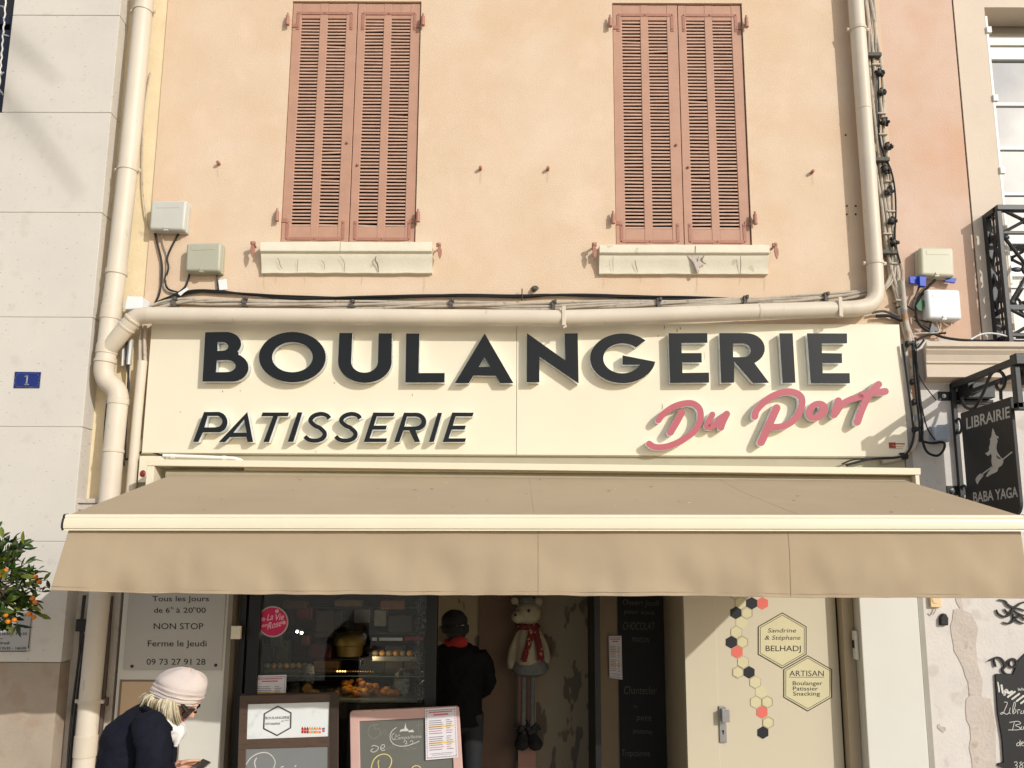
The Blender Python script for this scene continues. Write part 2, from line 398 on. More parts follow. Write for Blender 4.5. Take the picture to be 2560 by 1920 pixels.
sill(1499, 1923, 612, 634, 687, [([(1533,640),(1532,655),(1533,680)], 1.2), ([(1588,650),(1590,665),(1594,680)], 2), ([(1739,615),(1738,634)], 2.2), ([(1746,642),(1744,656),(1747,684)], 2), ([(1851,640),(1852,660),(1851,684)], 2.2), ([(1760,639),(1754,652),(1764,660)], 4)], [(1716,638),(1757,638),(1752,652),(1760,661),(1748,668),(1744,684),(1736,662),(1728,650)])
# shutter dogs
def dog(px, py, s):
    c = P(px, py, -.07); m = MB()
    m.tube([(c.x, .01, c.z), (c.x, -.075, c.z)], .009, 10)
    m.ball((c.x, -.08, c.z), .016, 12, 8)
    m.box(c.x-.004*s-.018, c.x-.004*s+.018, -.09, -.065, c.z-.014, c.z+.012)
    pts = [(c.x+.008, c.z-.01), (c.x+.024, c.z-.05), (c.x+.02, c.z-.09), (c.x+.008, c.z-.12), (c.x-.006, c.z-.09), (c.x-.012, c.z-.05), (c.x-.006, c.z-.01)]
    m.curve2d([[(x*100, z*100) for x, z in pts]], lambda x, z: Vector((x/100, -.088, z/100)), .012)
    m.build('shutter_dog', iron_p, bak, smooth=True, bevel=.002)
for q in ((632, 609, -1), (1098, 613, 1), (1484, 612, -1), (1937, 613, 1)): dog(*q)
for (px, py) in ((545, 406), (1201, 419), (1370, 420), (2032, 428)):
    c = P(px, py, -.03); m = MB(); m.tube([(c.x, .01, c.z), (c.x, -.04, c.z), (c.x, -.045, c.z)], [.013, .013, .009], 12); m.build('wall_pin', iron_p, bak, smooth=True)
c = P(1336, 722, -.03); m = MB(); m.ball((c.x, -.02, c.z), (.022, .03, .018), 10, 6); m.ball((c.x+.005, -.01, c.z+.012), (.03, .014, .02), 10, 6); m.build('bolt', clipm, bak)
m = MB()
for (px, py) in ((2117, 515), (2139, 515), (2117, 536), (2139, 536), (2114, 338)):
    c = P(px, py); m.tube([(c.x, .002, c.z), (c.x, -.003, c.z)], .008, 10)
m.build('drill_hole', capm, bak)
# ---- shopfront: wall behind the awning, piers, door bay
m = MB(); zl = 2.3
xw0 = P(583, 1600).x; xw1 = P(1112, 1600, .06).x; xd0 = P(1716, 1700, .12).x; xp0 = P(2160, 1700, -.08).x; xp1 = P(2308, 1700, -.08).x
m.box(XL-.2, P(2300, 1150).x, .015, .3, zl, ZB+.25)
m.build('shop_lintel', dirty_w, bak)
m = MB(); m.box(P(352, 1150).x, P(2262, 1150).x, -.035, .0, 2.45, 2.93); m.build('sign_shade_strip', mat('sign_shade_grey', lin((.66,.63,.54)), .6, .08, 4), bak)  # strip in a darker panel colour, painting the shade under the sign
m = MB(); m.box(P(2265, 1150).x, XR+.004, -.012, .0, 2.3, 3.75); m.build('white_strip', dirty_w, bak)
m = MB(); m.box(P(300, 1600, -.02).x, P(560, 1700, -.02).x, -.02, .3, 0, zl); m.build('shop_pier', mat('shop_white', lin((.80,.785,.74)), .5, .05, 3), bak, bevel=.004)
m = MB(); m.box(P(560, 1700, -.02).x+.002, P(572, 1700, -.02).x, -.03, .3, 0, zl); m.build('pier_trim', mat('grey_trim', lin((.52,.48,.42)), .5, .1, 6), bak)
# outlet on the trim
m = MB(); m.rect(578, 1565, 600, 1598, -.06, .03); m.build('lock_box', alum, bak, bevel=.003)
m = MB(); m.rect(305, 1704, 437, 1960, -.027, .006); m.build('hatch', mat('peach_hatch', lin((.77,.66,.53)), .6, .06, 4), bak, bevel=.002)
m = MB(); m.rect(300, 1699, 441, 1960, -.0245, .004); m.build('hatch_frame', mat('hatch_gap', lin((.50,.43,.35)), .7, .1, 6), bak)
# right pier
m = MB(); m.box(xp0, xp1, -.08, .3, 0, zl+.3); m.build('shop_pier', mat('shop_cream', lin((.81,.80,.765)), .55, .035, 2), bak, bevel=.006)
m = MB(); m.box(xp1+.004, xp1+.055, -.05, .3, 0, zl+.6)
m.tube([(xp1+.012, -.055, 0), (xp1+.012, -.055, 2.4)], .008, 8); m.build('pier_trim', mat('grey_strip', lin((.60,.58,.54)), .6, .1, 6), bak)
jm = mat('door_surround', lin((.66,.60,.50)), .5, .05, 3)
m = MB(); xf = P(2101, 1700, .10).x
m.box(xf+.012, xp0-.002, .03, .35, 0, zl)
m.build('door_frame', jm, bak, bevel=.003)
m = MB(); m.box(xf, xf+.012, .12, .3, 0, zl); m.build('frame_gap', blackp, bak)
# door leaf
DY = .115; dleft = P(1714, 1700, DY).x; dright = P(2099, 1700, DY).x
doorm = spots(mat('door_cream', lin((.77,.73,.64)), .42, .03, 1.5), lin((.76,.715,.63)), 3, .5, .2, .4)
m = MB(); m.box(dleft, dright, DY, DY+.05, 0, zl); door = m.build('door', doorm, bak, bevel=.003)
m = MB(); m.box(dleft-.001, P(1790, 1600, DY).x, DY-.006, DY-.0005, 0, zl-.01); m.build('door_edge_trim', doorm, door, bevel=.002)
met = mat('brushed_steel', lin((.66,.66,.66)), .35, .1, 40, metal=.7)
m = MB(); m.rect(1797, 1765, 1818, 1857, DY-.018, .014); hd = m.build('handle', met, door, bevel=.004)
m = MB(); m.rect(1805, 1773, 1825, 1806, DY-.065, .012); m.rect(1805, 1773, 1812, 1806, DY-.053, .036); m.build('grip', met, hd, bevel=.003)
m = MB(); c = P(1808, 1828, DY-.02); m.tube([(c.x, DY-.017, c.z), (c.x, DY-.021, c.z)], .008, 12); m.box(c.x-.004, c.x+.004, DY-.0205, DY-.017, c.z-.022, c.z); m.build('keyhole', capm, hd)
# hexagon decals on the door
hb = mat('hex_black', lin((.11,.12,.14)), .5, .05, 9); hr = mat('hex_coral', lin((.84,.42,.37)), .5, .04, 9); hy = mat('hex_straw', lin((.79,.755,.61)), .5, .04, 9); hl = mat('hex_line', lin((.42,.36,.24)), .6, .1, 20)
def hexp(cx, cy, r): return [(cx+r*sin(radians(60*i)), cy-r*cos(radians(60*i))) for i in range(6)]
K = 3.606
hexes = [(1340,170,'o'), (1440,174,'b'), (1538,174,'r'), (1297,260,'b'), (1397,262,'d'), (1348,350,'y'), (1302,434,'o'), (1256,525,'b'), (1357,524,'d'), (1309,613,'r'), (1363,704,'o'), (1316,796,'d'), (1417,796,'b'), (1472,886,'o'), (1524,974,'y'), (1478,1066,'o'), (1580,1064,'d'), (1533,1156,'r'), (1588,1249,'d'), (1541,1340,'b'), (1290,86,'d')]
zl_ = DY-.0025
for x, y, k in hexes:
    m = MB(); px, py = 1480+x/K, 1460+y/K; R = 58/K
    if k in 'od':
        m.curve2d([hexp(px, py, R), hexp(px, py, R-.7)], at(zl_-.0006), 0, 1)
        if k == 'd': m.curve2d([hexp(px, py, R-2.1), hexp(px, py, R-2.7)], at(zl_-.0006), 0, 1)
        m.slab(hexp(px, py, R-.3), zl_, .002, 0)
    else: m.slab(hexp(px, py, R-.2), zl_, .002, 0)
    m.build('hexagon_sticker', [{'b': hb, 'r': hr}.get(k, hy), hl], door, fix=False)
for cx_, cy_, lines in ((1740+778/K, 1460+509/K, [('Sandrine', 645, 900, 437, 40, .25, 0.0), ('& Stéphane', 618, 938, 502, 40, .25, 0.0), ('BELHADJ', 628, 945, 605, 52, 0, .004)]),
                        (1740+1008/K, 1460+896/K, [('ARTISAN', 842, 1152, 830, 52, 0, .0), ('Boulanger', 872, 1140, 912, 38, 0, .004), ('Patissier', 874, 1100, 960, 38, 0, .004), ('Snacking', 876, 1118, 1006, 38, 0, .004)])):
    m = MB(); R = 253/K
    m.slab(hexp(cx_, cy_, R), zl_, .002, 0)
    m.curve2d([hexp(cx_, cy_, R), hexp(cx_, cy_, R-2.6)], at(zl_-.0008), 0, 1)
    m.curve2d([hexp(cx_, cy_, R-6), hexp(cx_, cy_, R-7.4)], at(zl_-.0008), 0, 1)
    for body, xa, xb, yb, h, sl_, bo in lines:
        m.text(body, (1740+xa/K, 1460+yb/K), (1740+xb/K, 1460+yb/K), h/K, at(zl_-.001), 0, 1, bo, sl_)
    if 'ARTISAN' in lines[0][0]: m.slab([(1740+840/K, 1460+838/K), (1740+1156/K, 1460+838/K), (1740+1156/K, 1460+842/K), (1740+840/K, 1460+842/K)], zl_-.001, .0005, 1)
    m.build('name_sticker', [hy, ink], door, fix=False)
# intercom on the reveal
m = MB(); c = P(2130, 1612, -.0); 
m.box(xp0-.028, xp0-.002, -.03, .022, P(2130, 1648, 0).z, P(2130, 1576, 0).z)
ic = tag(m.build('intercom', white, None, bevel=.005), 'slim white intercom fixed to the shadowed door reveal beside the cream pier', 'intercom')
m = MB(); m.box(xp0-.031, xp0-.0275, -.02, .012, P(2130, 1620, 0).z, P(2130, 1600, 0).z); m.build('speaker_grille', capm, ic)
# interior shell
m = MB(); xi0 = P(560, 1600, 0).x; xi1 = xp0+.1
m.box(xi0-.1, xi0, .31, 2.6, 0, 2.6); m.box(xi1, xi1+.1, .36, 2.6, 0, 2.6); m.box(xi0-.1, xi1+.1, 2.6, 2.7, 0, 2.6); m.box(xi0-.1, xi1+.1, .31, 2.7, 2.45, 2.6)
m.build('shop_interior', dark_room, bak)
m = MB(); m.add([(xi0, .3, .006), (xi1, .3, .006), (xi1, 2.6, .006), (xi0, 2.6, .006)], [(0, 1, 2, 3)]); m.build('shop_floor', mat('shop_floor', lin((.4,.36,.32)), .6, .1, 4), bak)
# shop window frame and glass
wf = mat('black_window_frame', lin((.07,.07,.072)), .4, .1, 6)
m = MB()
for a, b, y0, y1 in ((590, 606, .05, .12), (612, 642, .04, .12), (1062, 1090, .03, .12)):
    A = P(a, 1700, y0).x; B = P(b, 1700, y0).x; m.box(A, B, y0, y1, 0, zl)
m.box(P(590, 1700, .05).x, P(1090, 1700, .05).x, .06, .11, 0, .35)
m.build('window_frame', wf, bak, bevel=.003)
m = MB(); m.box(P(641, 1700, .05).x, P(1063, 1700, .05).x, .075, .083, .35, zl); m.build('shop_window', glass('shop_glass', 1.48, (.86, .88, .86)), bak)
# marbled wall beside the entrance, black post and cream jamb deeper inside
marb = spots(spots(mat('marbled_wall', lin((.50,.46,.38)), .7, .08, 1.5), lin((.25,.22,.20)), 3.2, .56, .02, .75, stretch=(2.2, 1, .8)), lin((.30,.25,.19)), 2.2, .6, .02, .7, stretch=(2.2, 1, 1))
YI = .95
m = MB(); m.box(P(1090, 1700, YI).x, P(1476, 1700, YI).x, YI, YI+.1, 0, 2.45); m.build('marbled_wall', marb, bak)
m = MB(); m.box(P(1296, 1700, YI-.1).x, P(1340, 1700, YI-.1).x, YI-.1, YI-.002, 0, 2.45); m.build('pink_post', mat('dusty_pink', lin((.56,.42,.37)), .7, .06, 4), bak)
m = MB(); m.box(P(1196, 1700, YI-.02).x, P(1290, 1700, YI-.02).x, YI-.02, YI-.001, 0, 2.45); m.build('brown_panel', mat('brown_panel', lin((.36,.285,.23)), .7, .1, 4), bak)
m = MB(); pxx = P(1487, 1700, .6).x; m.box(pxx-.022, pxx+.022, .36, YI+.1, 0, 2.45); m.build('door_post', blackp, bak)  # post made deeper to keep a sun streak off the marbled wall
m = MB(); m.box(P(1497, 1700, YI-.05).x, xi1, YI-.05, YI+.1, 0, 2.45); m.build('passage_wall', mat('passage_wall', lin((.54,.475,.38)), .7, .06, 3), bak)
m = MB(); m.box(dleft+.004, dleft+.06, DY+.052, YI-.052, 0, 2.45); m.build('passage_jamb', mat('door_jamb', lin((.70,.63,.51)), .7, .06, 3), bak)

# weather streaks below the sills and pins
strk = mat('streak_stain', lin((.785,.69,.585)), .9, .1, 12)
random.seed(21)
for x, y, l_ in ((660,690,34),(690,690,18),(760,690,26),(905,690,22),(1060,690,40),(1510,690,30),(1600,690,16),(1742,690,44),(1850,690,20),(1912,690,36),(545,412,30),(1201,425,34),(1370,426,30),(2032,434,28),(2120,520,60)):
    m = MB(); m.stroke([(x, y), (x+random.uniform(-2, 2), y+l_*.5), (x+random.uniform(-2, 2), y+l_)], random.uniform(2.2, 4.5), at(-.0012), 0, taper=True); m.build('weather_streak', strk, bak, fix=False)
# ------------------------------------------------------------------ shop sign with raised letters
SY = -.06
sx0 = P(366, 980, SY).x; sx1 = P(2259, 960, SY).x; sz0 = P(1300, 1137, SY).z; sz1 = P(2254, 811, SY).z
sg = thing('shop_sign', 'long cream fascia sign reading BOULANGERIE PATISSERIE Du Port in raised black and rose letters', 'sign', ((sx0+sx1)/2, 0, sz0))
xm = P(1291, 980, SY).x
m = MB(); m.box(sx0, xm-.0015, SY, -.002, sz0, sz1); m.box(xm+.0015, sx1, SY, -.002, sz0, sz1); m.build('panel', panel, sg, bevel=.003)
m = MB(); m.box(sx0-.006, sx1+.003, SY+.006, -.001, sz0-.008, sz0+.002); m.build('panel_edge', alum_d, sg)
TL = .066
def za(x, y): return (440+x/2.572, 780+y/2.572)
def zb_(x, y): return (1260+x/2.127, 780+y/2.127)
def letter(loops, face, tr, th=TL):
    lp = [[tr(*p) for p in l] for l in loops]
    m = MB(); m.curve2d(lp, at(SY-th), th-.003); b = m.build('letter', white_l, sg)
    m = MB(); m.curve2d(lp, at(SY-th-.004), .0035); m.build('letter_face', face, b)
def E_(cx, cy, rx, ry, n=40): return arc(cx, cy, rx, ry, 0, 360, n)[:-1]
Bk = black_l
letter([[(188,130),(320,128)]+arc(322,203,96,75,-85,40,12)+[(402,262)]+arc(360,357,105,90,-68,90,14)+[(170,447)],
        [(267,192),(300,192)]+arc(300,221,36,28,-85,90,8)+[(265,250)], [(262,310),(325,308)]+arc(325,347,59,39,-85,90,10)+[(256,387)]], Bk, za)
letter([E_(748,290,215,162), E_(748,290,131,97)], Bk, za)
letter([[(1050,135),(1134,135),(1126,320)]+arc(1212,320,86,70,180,0,14)+[(1298,320),(1303,137),(1388,137),(1386,320)]+arc(1214,320,172,135,0,180,20)], Bk, za)
letter([[(1480,138),(1565,138),(1560,392),(1728,392),(1726,453),(1475,453)]], Bk, za)
letter([[(1985,138),(2170,457),(2083,457),(2055,410),(1912,408),(1882,458),(1793,457)], [(1982,290),(1948,353),(2019,353)]], Bk, za)
letter([[(122,112),(326,257),(322,114),(392,113),(397,380),(188,237),(188,374),(121,374)]], Bk, zb_)
letter([arc(632,246,174,132,-46,-352,40)+[(630,230),(630,280),(733,280)]+arc(630,246,102,80,25,314,30)], Bk, zb_)
letter([[(875,113),(1081,112),(1082,163),(943,165),(945,218),(1051,218),(1052,268),(947,268),(949,324),(1090,322),(1091,375),(883,377)]], Bk, zb_)
letter([[(1145,112),(1290,112)]+arc(1292,195,95,82,-85,62,14)+[(1332,272),(1410,376),(1325,378),(1224,262),(1224,375),(1155,377)], [(1217,167),(1275,167)]+arc(1275,204,38,36,-85,90,8)+[(1219,240)]], Bk, zb_)
letter([[(1465,113),(1535,113),(1550,376),(1482,377)]], Bk, zb_)
letter([[(1612,113),(1824,114),(1825,166),(1690,166),(1691,218),(1797,220),(1798,271),(1693,271),(1695,325),(1838,325),(1840,379),(1632,379)]], Bk, zb_)
# PATISSERIE
letter([[(180,643),(275,642)]+arc(268,708,62,66,-80,78,12)+[(262,773),(172,774),(142,835),(110,835)], [(202,668),(262,668)]+arc(256,704,42,37,-80,85,8)+[(182,742)]], Bk, za, .072)
letter([[(458,643),(495,836),(460,836),(452,803),(345,804),(315,836),(275,836)], [(437,690),(368,776),(454,776)]], Bk, za, .072)
letter([[(557,646),(726,646),(718,670),(655,670),(597,836),(562,836),(624,670),(548,670)]], Bk, za, .072)
letter([[(782,645),(812,645),(754,835),(718,835)]], Bk, za, .072)
def sletter(dx):
    c = catmull([(986+dx,684,0),(968+dx,664,0),(930+dx,655,0),(885+dx,668,0),(864+dx,698,0),(890+dx,728,0),(928+dx,748,0),(956+dx,780,0),(942+dx,812,0),(900+dx,827,0),(855+dx,821,0),(828+dx,800,0)], 5)
    lf, rt = [], []
    for i, p in enumerate(c):
        d = (c[min(i+1, len(c)-1)]-c[max(i-1, 0)]).normalized(); n = Vector((-d.y, d.x))
        lf.append((p.x+n.x*14, p.y+n.y*13)); rt.append((p.x-n.x*14, p.y-n.y*13))
    letter([lf+rt[::-1]], Bk, za, .072)
sletter(0); sletter(198)
def eletter(dx):
    letter([[(1268+dx,646),(1407+dx,647),(1398+dx,671),(1290+dx,671),(1272+dx,730),(1356+dx,730),(1348+dx,756),(1264+dx,756),(1245+dx,812),(1357+dx,812),(1350+dx,836),(1207+dx,836)]], Bk, za, .072)
eletter(0)
letter([[(1466,647),(1550,647)]+arc(1545,705,64,58,-80,75,12)+[(1540,762),(1570,836),(1535,836),(1500,762),(1462,762),(1435,836),(1403,836)], [(1484,672),(1540,672)]+arc(1536,704,43,32,-80,85,8)+[(1468,736)]], Bk, za, .072)
letter([[(1683,648),(1711,648),(1657,836),(1626,836)]], Bk, za, .072)
eletter(508)
# Du Port: brush script
def script(strokes, th=.07):
    m = MB(); f = MB(); j = 0
    for pts, wd in strokes:
        q = [zb_(*p) for p in pts]; j += .0007
        m.stroke(q, wd/2.127, at(SY-th+j), th-.004); f.stroke(q, wd/2.127, at(SY-th-.004+j), .0035)
    b = m.build('letter', white_l, sg, fix=False); f.build('letter_face', pink_l, b, fix=False)
script([([(945,535),(915,590),(885,640)], 37), ([(822,575),(845,545),(900,505),(960,486),(1008,488),(1042,520),(1042,580),(1005,640),(935,688),(865,715),(805,718),(772,700)], 33)])
script([([(1108,545),(1085,590),(1082,610),(1110,608),(1150,570),(1185,540)], 32), ([(1186,542),(1165,585),(1155,615)], 33)])
script([([(1450,510),(1410,600),(1368,692)], 41), ([(1335,555),(1345,520),(1400,465),(1470,430),(1535,425),(1582,455),(1578,520),(1535,580),(1480,608),(1428,612)], 35)])
letter([[(x, y) for x, y in [(1664+62*cos(radians(a))*cos(.6)+50*sin(radians(a))*sin(.6), 525-62*cos(radians(a))*sin(.6)+50*sin(radians(a))*cos(.6)) for a in range(0, 360, 12)]], [(1660+26*cos(radians(a))*cos(.9)+12*sin(radians(a))*sin(.9), 524-26*cos(radians(a))*sin(.9)+12*sin(radians(a))*cos(.9)) for a in range(0, 360, 15)]], pink_l, zb_, .07)
script([([(1778,472),(1770,500),(1757,545)], 38), ([(1768,535),(1800,490),(1850,462),(1895,452)], 33)])
script([([(1992,385),(1945,435),(1905,515),(1880,585)], 38), ([(1900,440),(1960,430),(2028,422)], 37)])
# maker's mark
m = MB(); m.rect(2222, 1106, 2240, 1120, SY-.002, .0015, 0); m.rect(2240, 1108, 2262, 1111, SY-.002, .0015, 1); m.stroke([(2232,1113),(2248,1117),(2260,1114)], 1.6, at(SY-.0025), 0, 2)
for i in range(7): m.rect(2224+i*5, 1121, 2226.5+i*5, 1122.6, SY-.002, .0015, 1)
m.build('maker_plate', [mat('dark_red', lin((.55,.16,.14)), .5), mat('grey_print', lin((.45,.40,.38)), .6), mat('tan_print', lin((.80,.56,.38)), .6)], sg)

# ------------------------------------------------------------------ awning
YF = -1.62
aw = thing('awning', 'wide beige retractable shop awning with a long plain valance over the bakery front', 'awning', (0, 0, 2.7))
hL, hR = P(367, 1156, -.28), P(2302, 1180, -.28)
m = MB()
def hood(yt_l, yt_r, yb_l, yb_r, Yf, Yb, x0=367, x1=2302, mi=0):
    a = P(x0, yt_l, Yf); b = P(x1, yt_r, Yf); c = P(x1, yb_r, Yf); d = P(x0, yb_l, Yf)
    v = [a, b, c, d]+[Vector((p.x, Yb, p.z)) for p in (a, b, c, d)]
    m.add(v, [(0, 3, 2, 1), (4, 5, 6, 7), (0, 1, 5, 4), (1, 2, 6, 5), (2, 3, 7, 6), (3, 0, 4, 7)], mi)
hood(1148, 1170, 1164, 1187, -.38, .0)
hood(1164.3, 1187.3, 1179, 1202, -.30, -.27, 610, 2150)
for s_, px in ((0, 367), (1, 2288)):
    a = P(px, 1164+s_*23, -.375); b = P(px+14, 1225+s_*12, -.375); m.box(a.x, b.x, -.375, .0, b.z-.1, a.z-.002)
m.build('hood', alum, aw, bevel=.003)
# roller and cloth
bl, br = P(430, 1187, -.33), P(2266, 1202, -.33); fl, fr = P(172, 1287, YF), P(2551, 1289, YF)
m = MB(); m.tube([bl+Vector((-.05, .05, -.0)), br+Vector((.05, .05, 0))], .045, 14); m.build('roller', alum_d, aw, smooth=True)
m = MB(); NX, NY = 120, 24
vs = []
for j in range(NY+1):
    t = j/NY
    for i in range(NX+1):
        u = i/NX; p = bl.lerp(br, u).lerp(fl.lerp(fr, u), t)
        p.z -= .016*sin(pi*t)*(.6+.5*sin(u*9))*min(1, 9*u*(1-u)); p.z += noise.noise((u*11, t*2, 0))*.012*sin(pi*t)*min(1, 9*u*(1-u))
        vs.append(p)
m.add(vs, [(j*(NX+1)+i, j*(NX+1)+i+1, (j+1)*(NX+1)+i+1, (j+1)*(NX+1)+i) for j in range(NY) for i in range(NX)])
cl = m.build('cloth', cloth, aw, smooth=True)
def onc(u, t, up=.003):
    p = bl.lerp(br, u).lerp(fl.lerp(fr, u), t); p.z -= .016*sin(pi*t)*(.6+.5*sin(u*9))*min(1, 9*u*(1-u)); p.z += noise.noise((u*11, t*2, 0))*.012*sin(pi*t)*min(1, 9*u*(1-u)); p.z += up; return p
m = MB()
for u0, u1 in ((.487, .49), (.745, .77)): m.tube([onc(u0+(u1-u0)*t/12, t/12, .0) for t in range(13)], .0012, 6)
m.build('seam', seam, cl)
for i in range(46):
    m = MB()
    u, t = random.uniform(.03, .97), random.uniform(.05, .95); p = onc(u, t, .003); r = random.choice((.004, .006, .008, .013))
    a = random.uniform(0, 3); n_ = 6
    m.add([p+Vector((cos(a+2*pi*k/n_)*r*random.uniform(.6, 1.2), sin(a+2*pi*k/n_)*r*.6, -sin(a+2*pi*k/n_)*r*.6*-.31)) for k in range(n_)], [tuple(range(n_))]); m.build('dirt_spot', random.choice((mat('dirt_brown', lin((.46,.38,.29)), .9), mat('dirt_brown', lin((.46,.38,.29)), .9), mat('droppings', lin((.85,.82,.76)), .9))), cl, fix=False)
# front bar
zt = fl.z; zb2 = P(1360, 1329, YF-.03).z; dz = fr.z-fl.z
prof = [(.02, .0), (-.005, .004), (-.03, .0), (-.036, -.012), (-.034, -.02), (-.040, -.024), (-.046, -.05), (-.044, -.074), (-.036, -.079), (-.038, -.086), (-.03, zb2-zt), (.02, zb2-zt)]
m = MB(); m.loft([[Vector((x, YF+y, zt+z+o_)) for y, z in prof] for x, o_ in ((fl.x, 0), (fr.x, dz))])
m.build('front_bar', alum, aw, smooth=True)
for x, o_ in ((fl.x-.012, 0), (fr.x, dz)):
    m = MB(); m.loft([[Vector((xx, YF+y*1.06, zt+z*1.04+.002+o_)) for y, z in prof] for xx in (x, x+.012)]); m.build('end_cap', capm, aw, bevel=.003)
# valance
m = MB(); NX = 160; NY = 16; vs = []
bl_ = P(143, 1480, YF-.02); br_ = P(2567, 1491, YF-.02); tl_ = P(176, 1329.5, YF); tr_ = P(2548, 1331, YF)
for j in range(NY+1):
    t = j/NY
    for i in range(NX+1):
        u = i/NX; zt_ = tl_.z+(tr_.z-tl_.z)*u+.025
        zb_2 = P(1300, 1487.5, YF-.01).z+noise.noise((u*7, 3, 0))*.008+noise.noise((u*38, 8, 0))*.004+(.016*max(0, 1-u*14))
        x = tl_.x+(tr_.x-tl_.x)*u
        x += -.057*t*max(0, 1-u*9)**1.3+.02*t*max(0, 1-(1-u)*9)
        y = YF-.012+t*(noise.noise((u*16, t*1.2, 1))*.035+noise.noise((u*42, t*2, 5))*.015+noise.noise((u*90, t*1.5, 9))*.005)-.03*t*max(0, 1-u*12)
        vs.append((x, y, zt_+(zb_2-zt_)*t))
m.add(vs, [(j*(NX+1)+i, (j+1)*(NX+1)+i, (j+1)*(NX+1)+i+1, j*(NX+1)+i+1) for j in range(NY) for i in range(NX)])
va = m.build('valance', cloth, aw, smooth=True)
m = MB()
for u in (.497, .761):
    pts = [Vector(vs[j*(NX+1)+int(u*NX)])+Vector((0, -.0015, 0)) for j in range(NY+1)]; m.tube(pts, .0011, 6)
pts = [Vector(vs[(NY)*(NX+1)+i])+Vector((0, -.0012, .018)) for i in range(NX+1)]; m.tube(pts, .0012, 5)
pts = [Vector(vs[(NY)*(NX+1)+i]) for i in range(NX+1)]; m.tube(pts, .003, 6)
m.build('hem', seam, va)
# folding arms under the cloth
for s_ in (0, 1):
    x = bl.x+.5 if s_ == 0 else br.x-.5; d = 1 if s_ == 0 else -1
    m = MB(); a = Vector((x, -.2, bl.z-.08)); e_ = Vector((x+d*.75, -.85, (bl.z+fl.z)/2-.07)); c = Vector((x-d*.05, YF+.03, fl.z-.05))
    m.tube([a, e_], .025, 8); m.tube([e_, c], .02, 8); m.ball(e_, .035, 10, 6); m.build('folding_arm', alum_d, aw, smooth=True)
# white conduit and switch by the hood
m = MB(); m.tube([P(*q) for q in ((408,1139,-.1), (520,1143,-.1), (585,1146,-.1), (600,1150,-.1), (612,1158,-.08))], .014, 10)
for q in (428, 556): m.tube([P(q, 1140+(q-408)*.035, -.1), P(q+9, 1140.3+(q-408)*.035, -.1)], .019, 10)
tag(m.build('cable_conduit', white, None, smooth=True), 'short white plastic conduit lying along the top left of the awning hood', 'conduit')
m = MB(); m.rect(349, 1140, 404, 1206, -.1, .1); t_ = tag(m.build('awning_switch', alum, None, bevel=.004), 'cream switch box with a red button at the left end of the awning hood', 'switch box')
m = MB(); c = P(357, 1184, -.1); m.ball((c.x, -.1, c.z), (.022, .012, .026), 12, 8); m.build('red_button', mat('red_button', lin((.5,.12,.1)), .4), t_, smooth=True)

drip = mat('drip_stain', lin((.55,.46,.34)), .8, .2, 20)
for x, y, l_, wd in ((1655,1010,14,1.6),(1692,822,9,2.2),(1700,818,6,2.6),(1660,812,12,1.8),(556,976,5,1.8),(600,975,4,1.6),(835,955,5,2),(1030,984,7,1.4),(789,1127,4,1.4),(1760,880,22,.8),(1745,890,26,.7),(1645,838,4,1.5),(450,1028,4,1.4)):
    m = MB(); m.stroke([(x, y), (x+1, y+l_*.5), (x, y+l_)], wd, at(SY-.0012), 0, taper=True); m.build('stain', drip, sg, fix=False)
# ------------------------------------------------------------------ drainpipes
def path(pts, k=8): return catmull([P(*p) for p in pts], k)
dp = thing('drainpipe', 'cream drainpipe with a branch and bend between the grey stone building and the pink wall', 'drainpipe', tuple(P(250, 1487, -.13))[:2]+(0,))
YP = -.13
up = [P(363, -60, YP), P(361, 0, YP), P(318, 440, YP), P(289, 700, YP), P(277, 790, YP), P(268, 870, YP), P(262, 912, YP)]
m = MB(); m.tube(up, .0715, 24); m.build('pipe', pvc, dp, smooth=True)
bend = catmull([P(262,908,YP), P(261,930,YP), P(268,952,YP), P(283,966,YP), P(293,980,YP), P(296,1000,YP)], 6)
m = MB(); m.tube(bend, .073, 24); m.build('bend', pvc2, dp, smooth=True)
lo = [P(296,996,YP), P(283,1130,YP), P(274,1240,YP), P(250,1487,YP), P(224,1755,YP), P(205,1960,YP)]; e_ = lo[-1].copy(); e_.z = 0
m = MB(); m.tube(lo+[e_], .0715, 24); m.build('pipe', pvc, dp, smooth=True)
def collar(parent, A, B, r, mt=pvc2, name='collar'):
    m = MB(); d = (B-A).normalized(); m.tube([A, A+d*.003, B-d*.003, B], [r-.003, r, r, r-.003], 24); m.build(name, mt, parent, smooth=True)
def bracket(parent, c, d, r):
    d = d.normalized(); m = MB(); m.tube([c-d*.012, c+d*.012], r+.006, 24)
    ax = Vector((1, 0, 0)); ax = (ax-d*ax.dot(d)).normalized()
    for s_ in (-1, 1):
        q = c+ax*s_*(r+.006); m.box(q.x-.022*(s_ < 0)-.0, q.x+.022*(s_ > 0), q.y-.008, q.y+.008, q.z-.012, q.z+.012)
        m.tube([q+ax*s_*.014+Vector((0, -.012, 0)), q+ax*s_*.014+Vector((0, .012, 0))], .007, 8)
    m.tube([c, Vector((c.x, .01, c.z))], .009, 8)
    m.build('bracket', pvc2, parent, smooth=True)
def on(pts, y):
    """point of a pipe's centre line nearest to the given photo row"""
    for a, b in zip(pts, pts[1:]):
        za_, zb__ = a.z, b.z; zt_ = P(300, y, YP).z
        if min(za_, zb__)-1e-6 <= zt_ <= max(za_, zb__)+1e-6: return a.lerp(b, (zt_-za_)/(zb__-za_)), b-a
    return pts[0], pts[1]-pts[0]
for y in (28, 425): bracket(dp, *on(up, y), .0715)
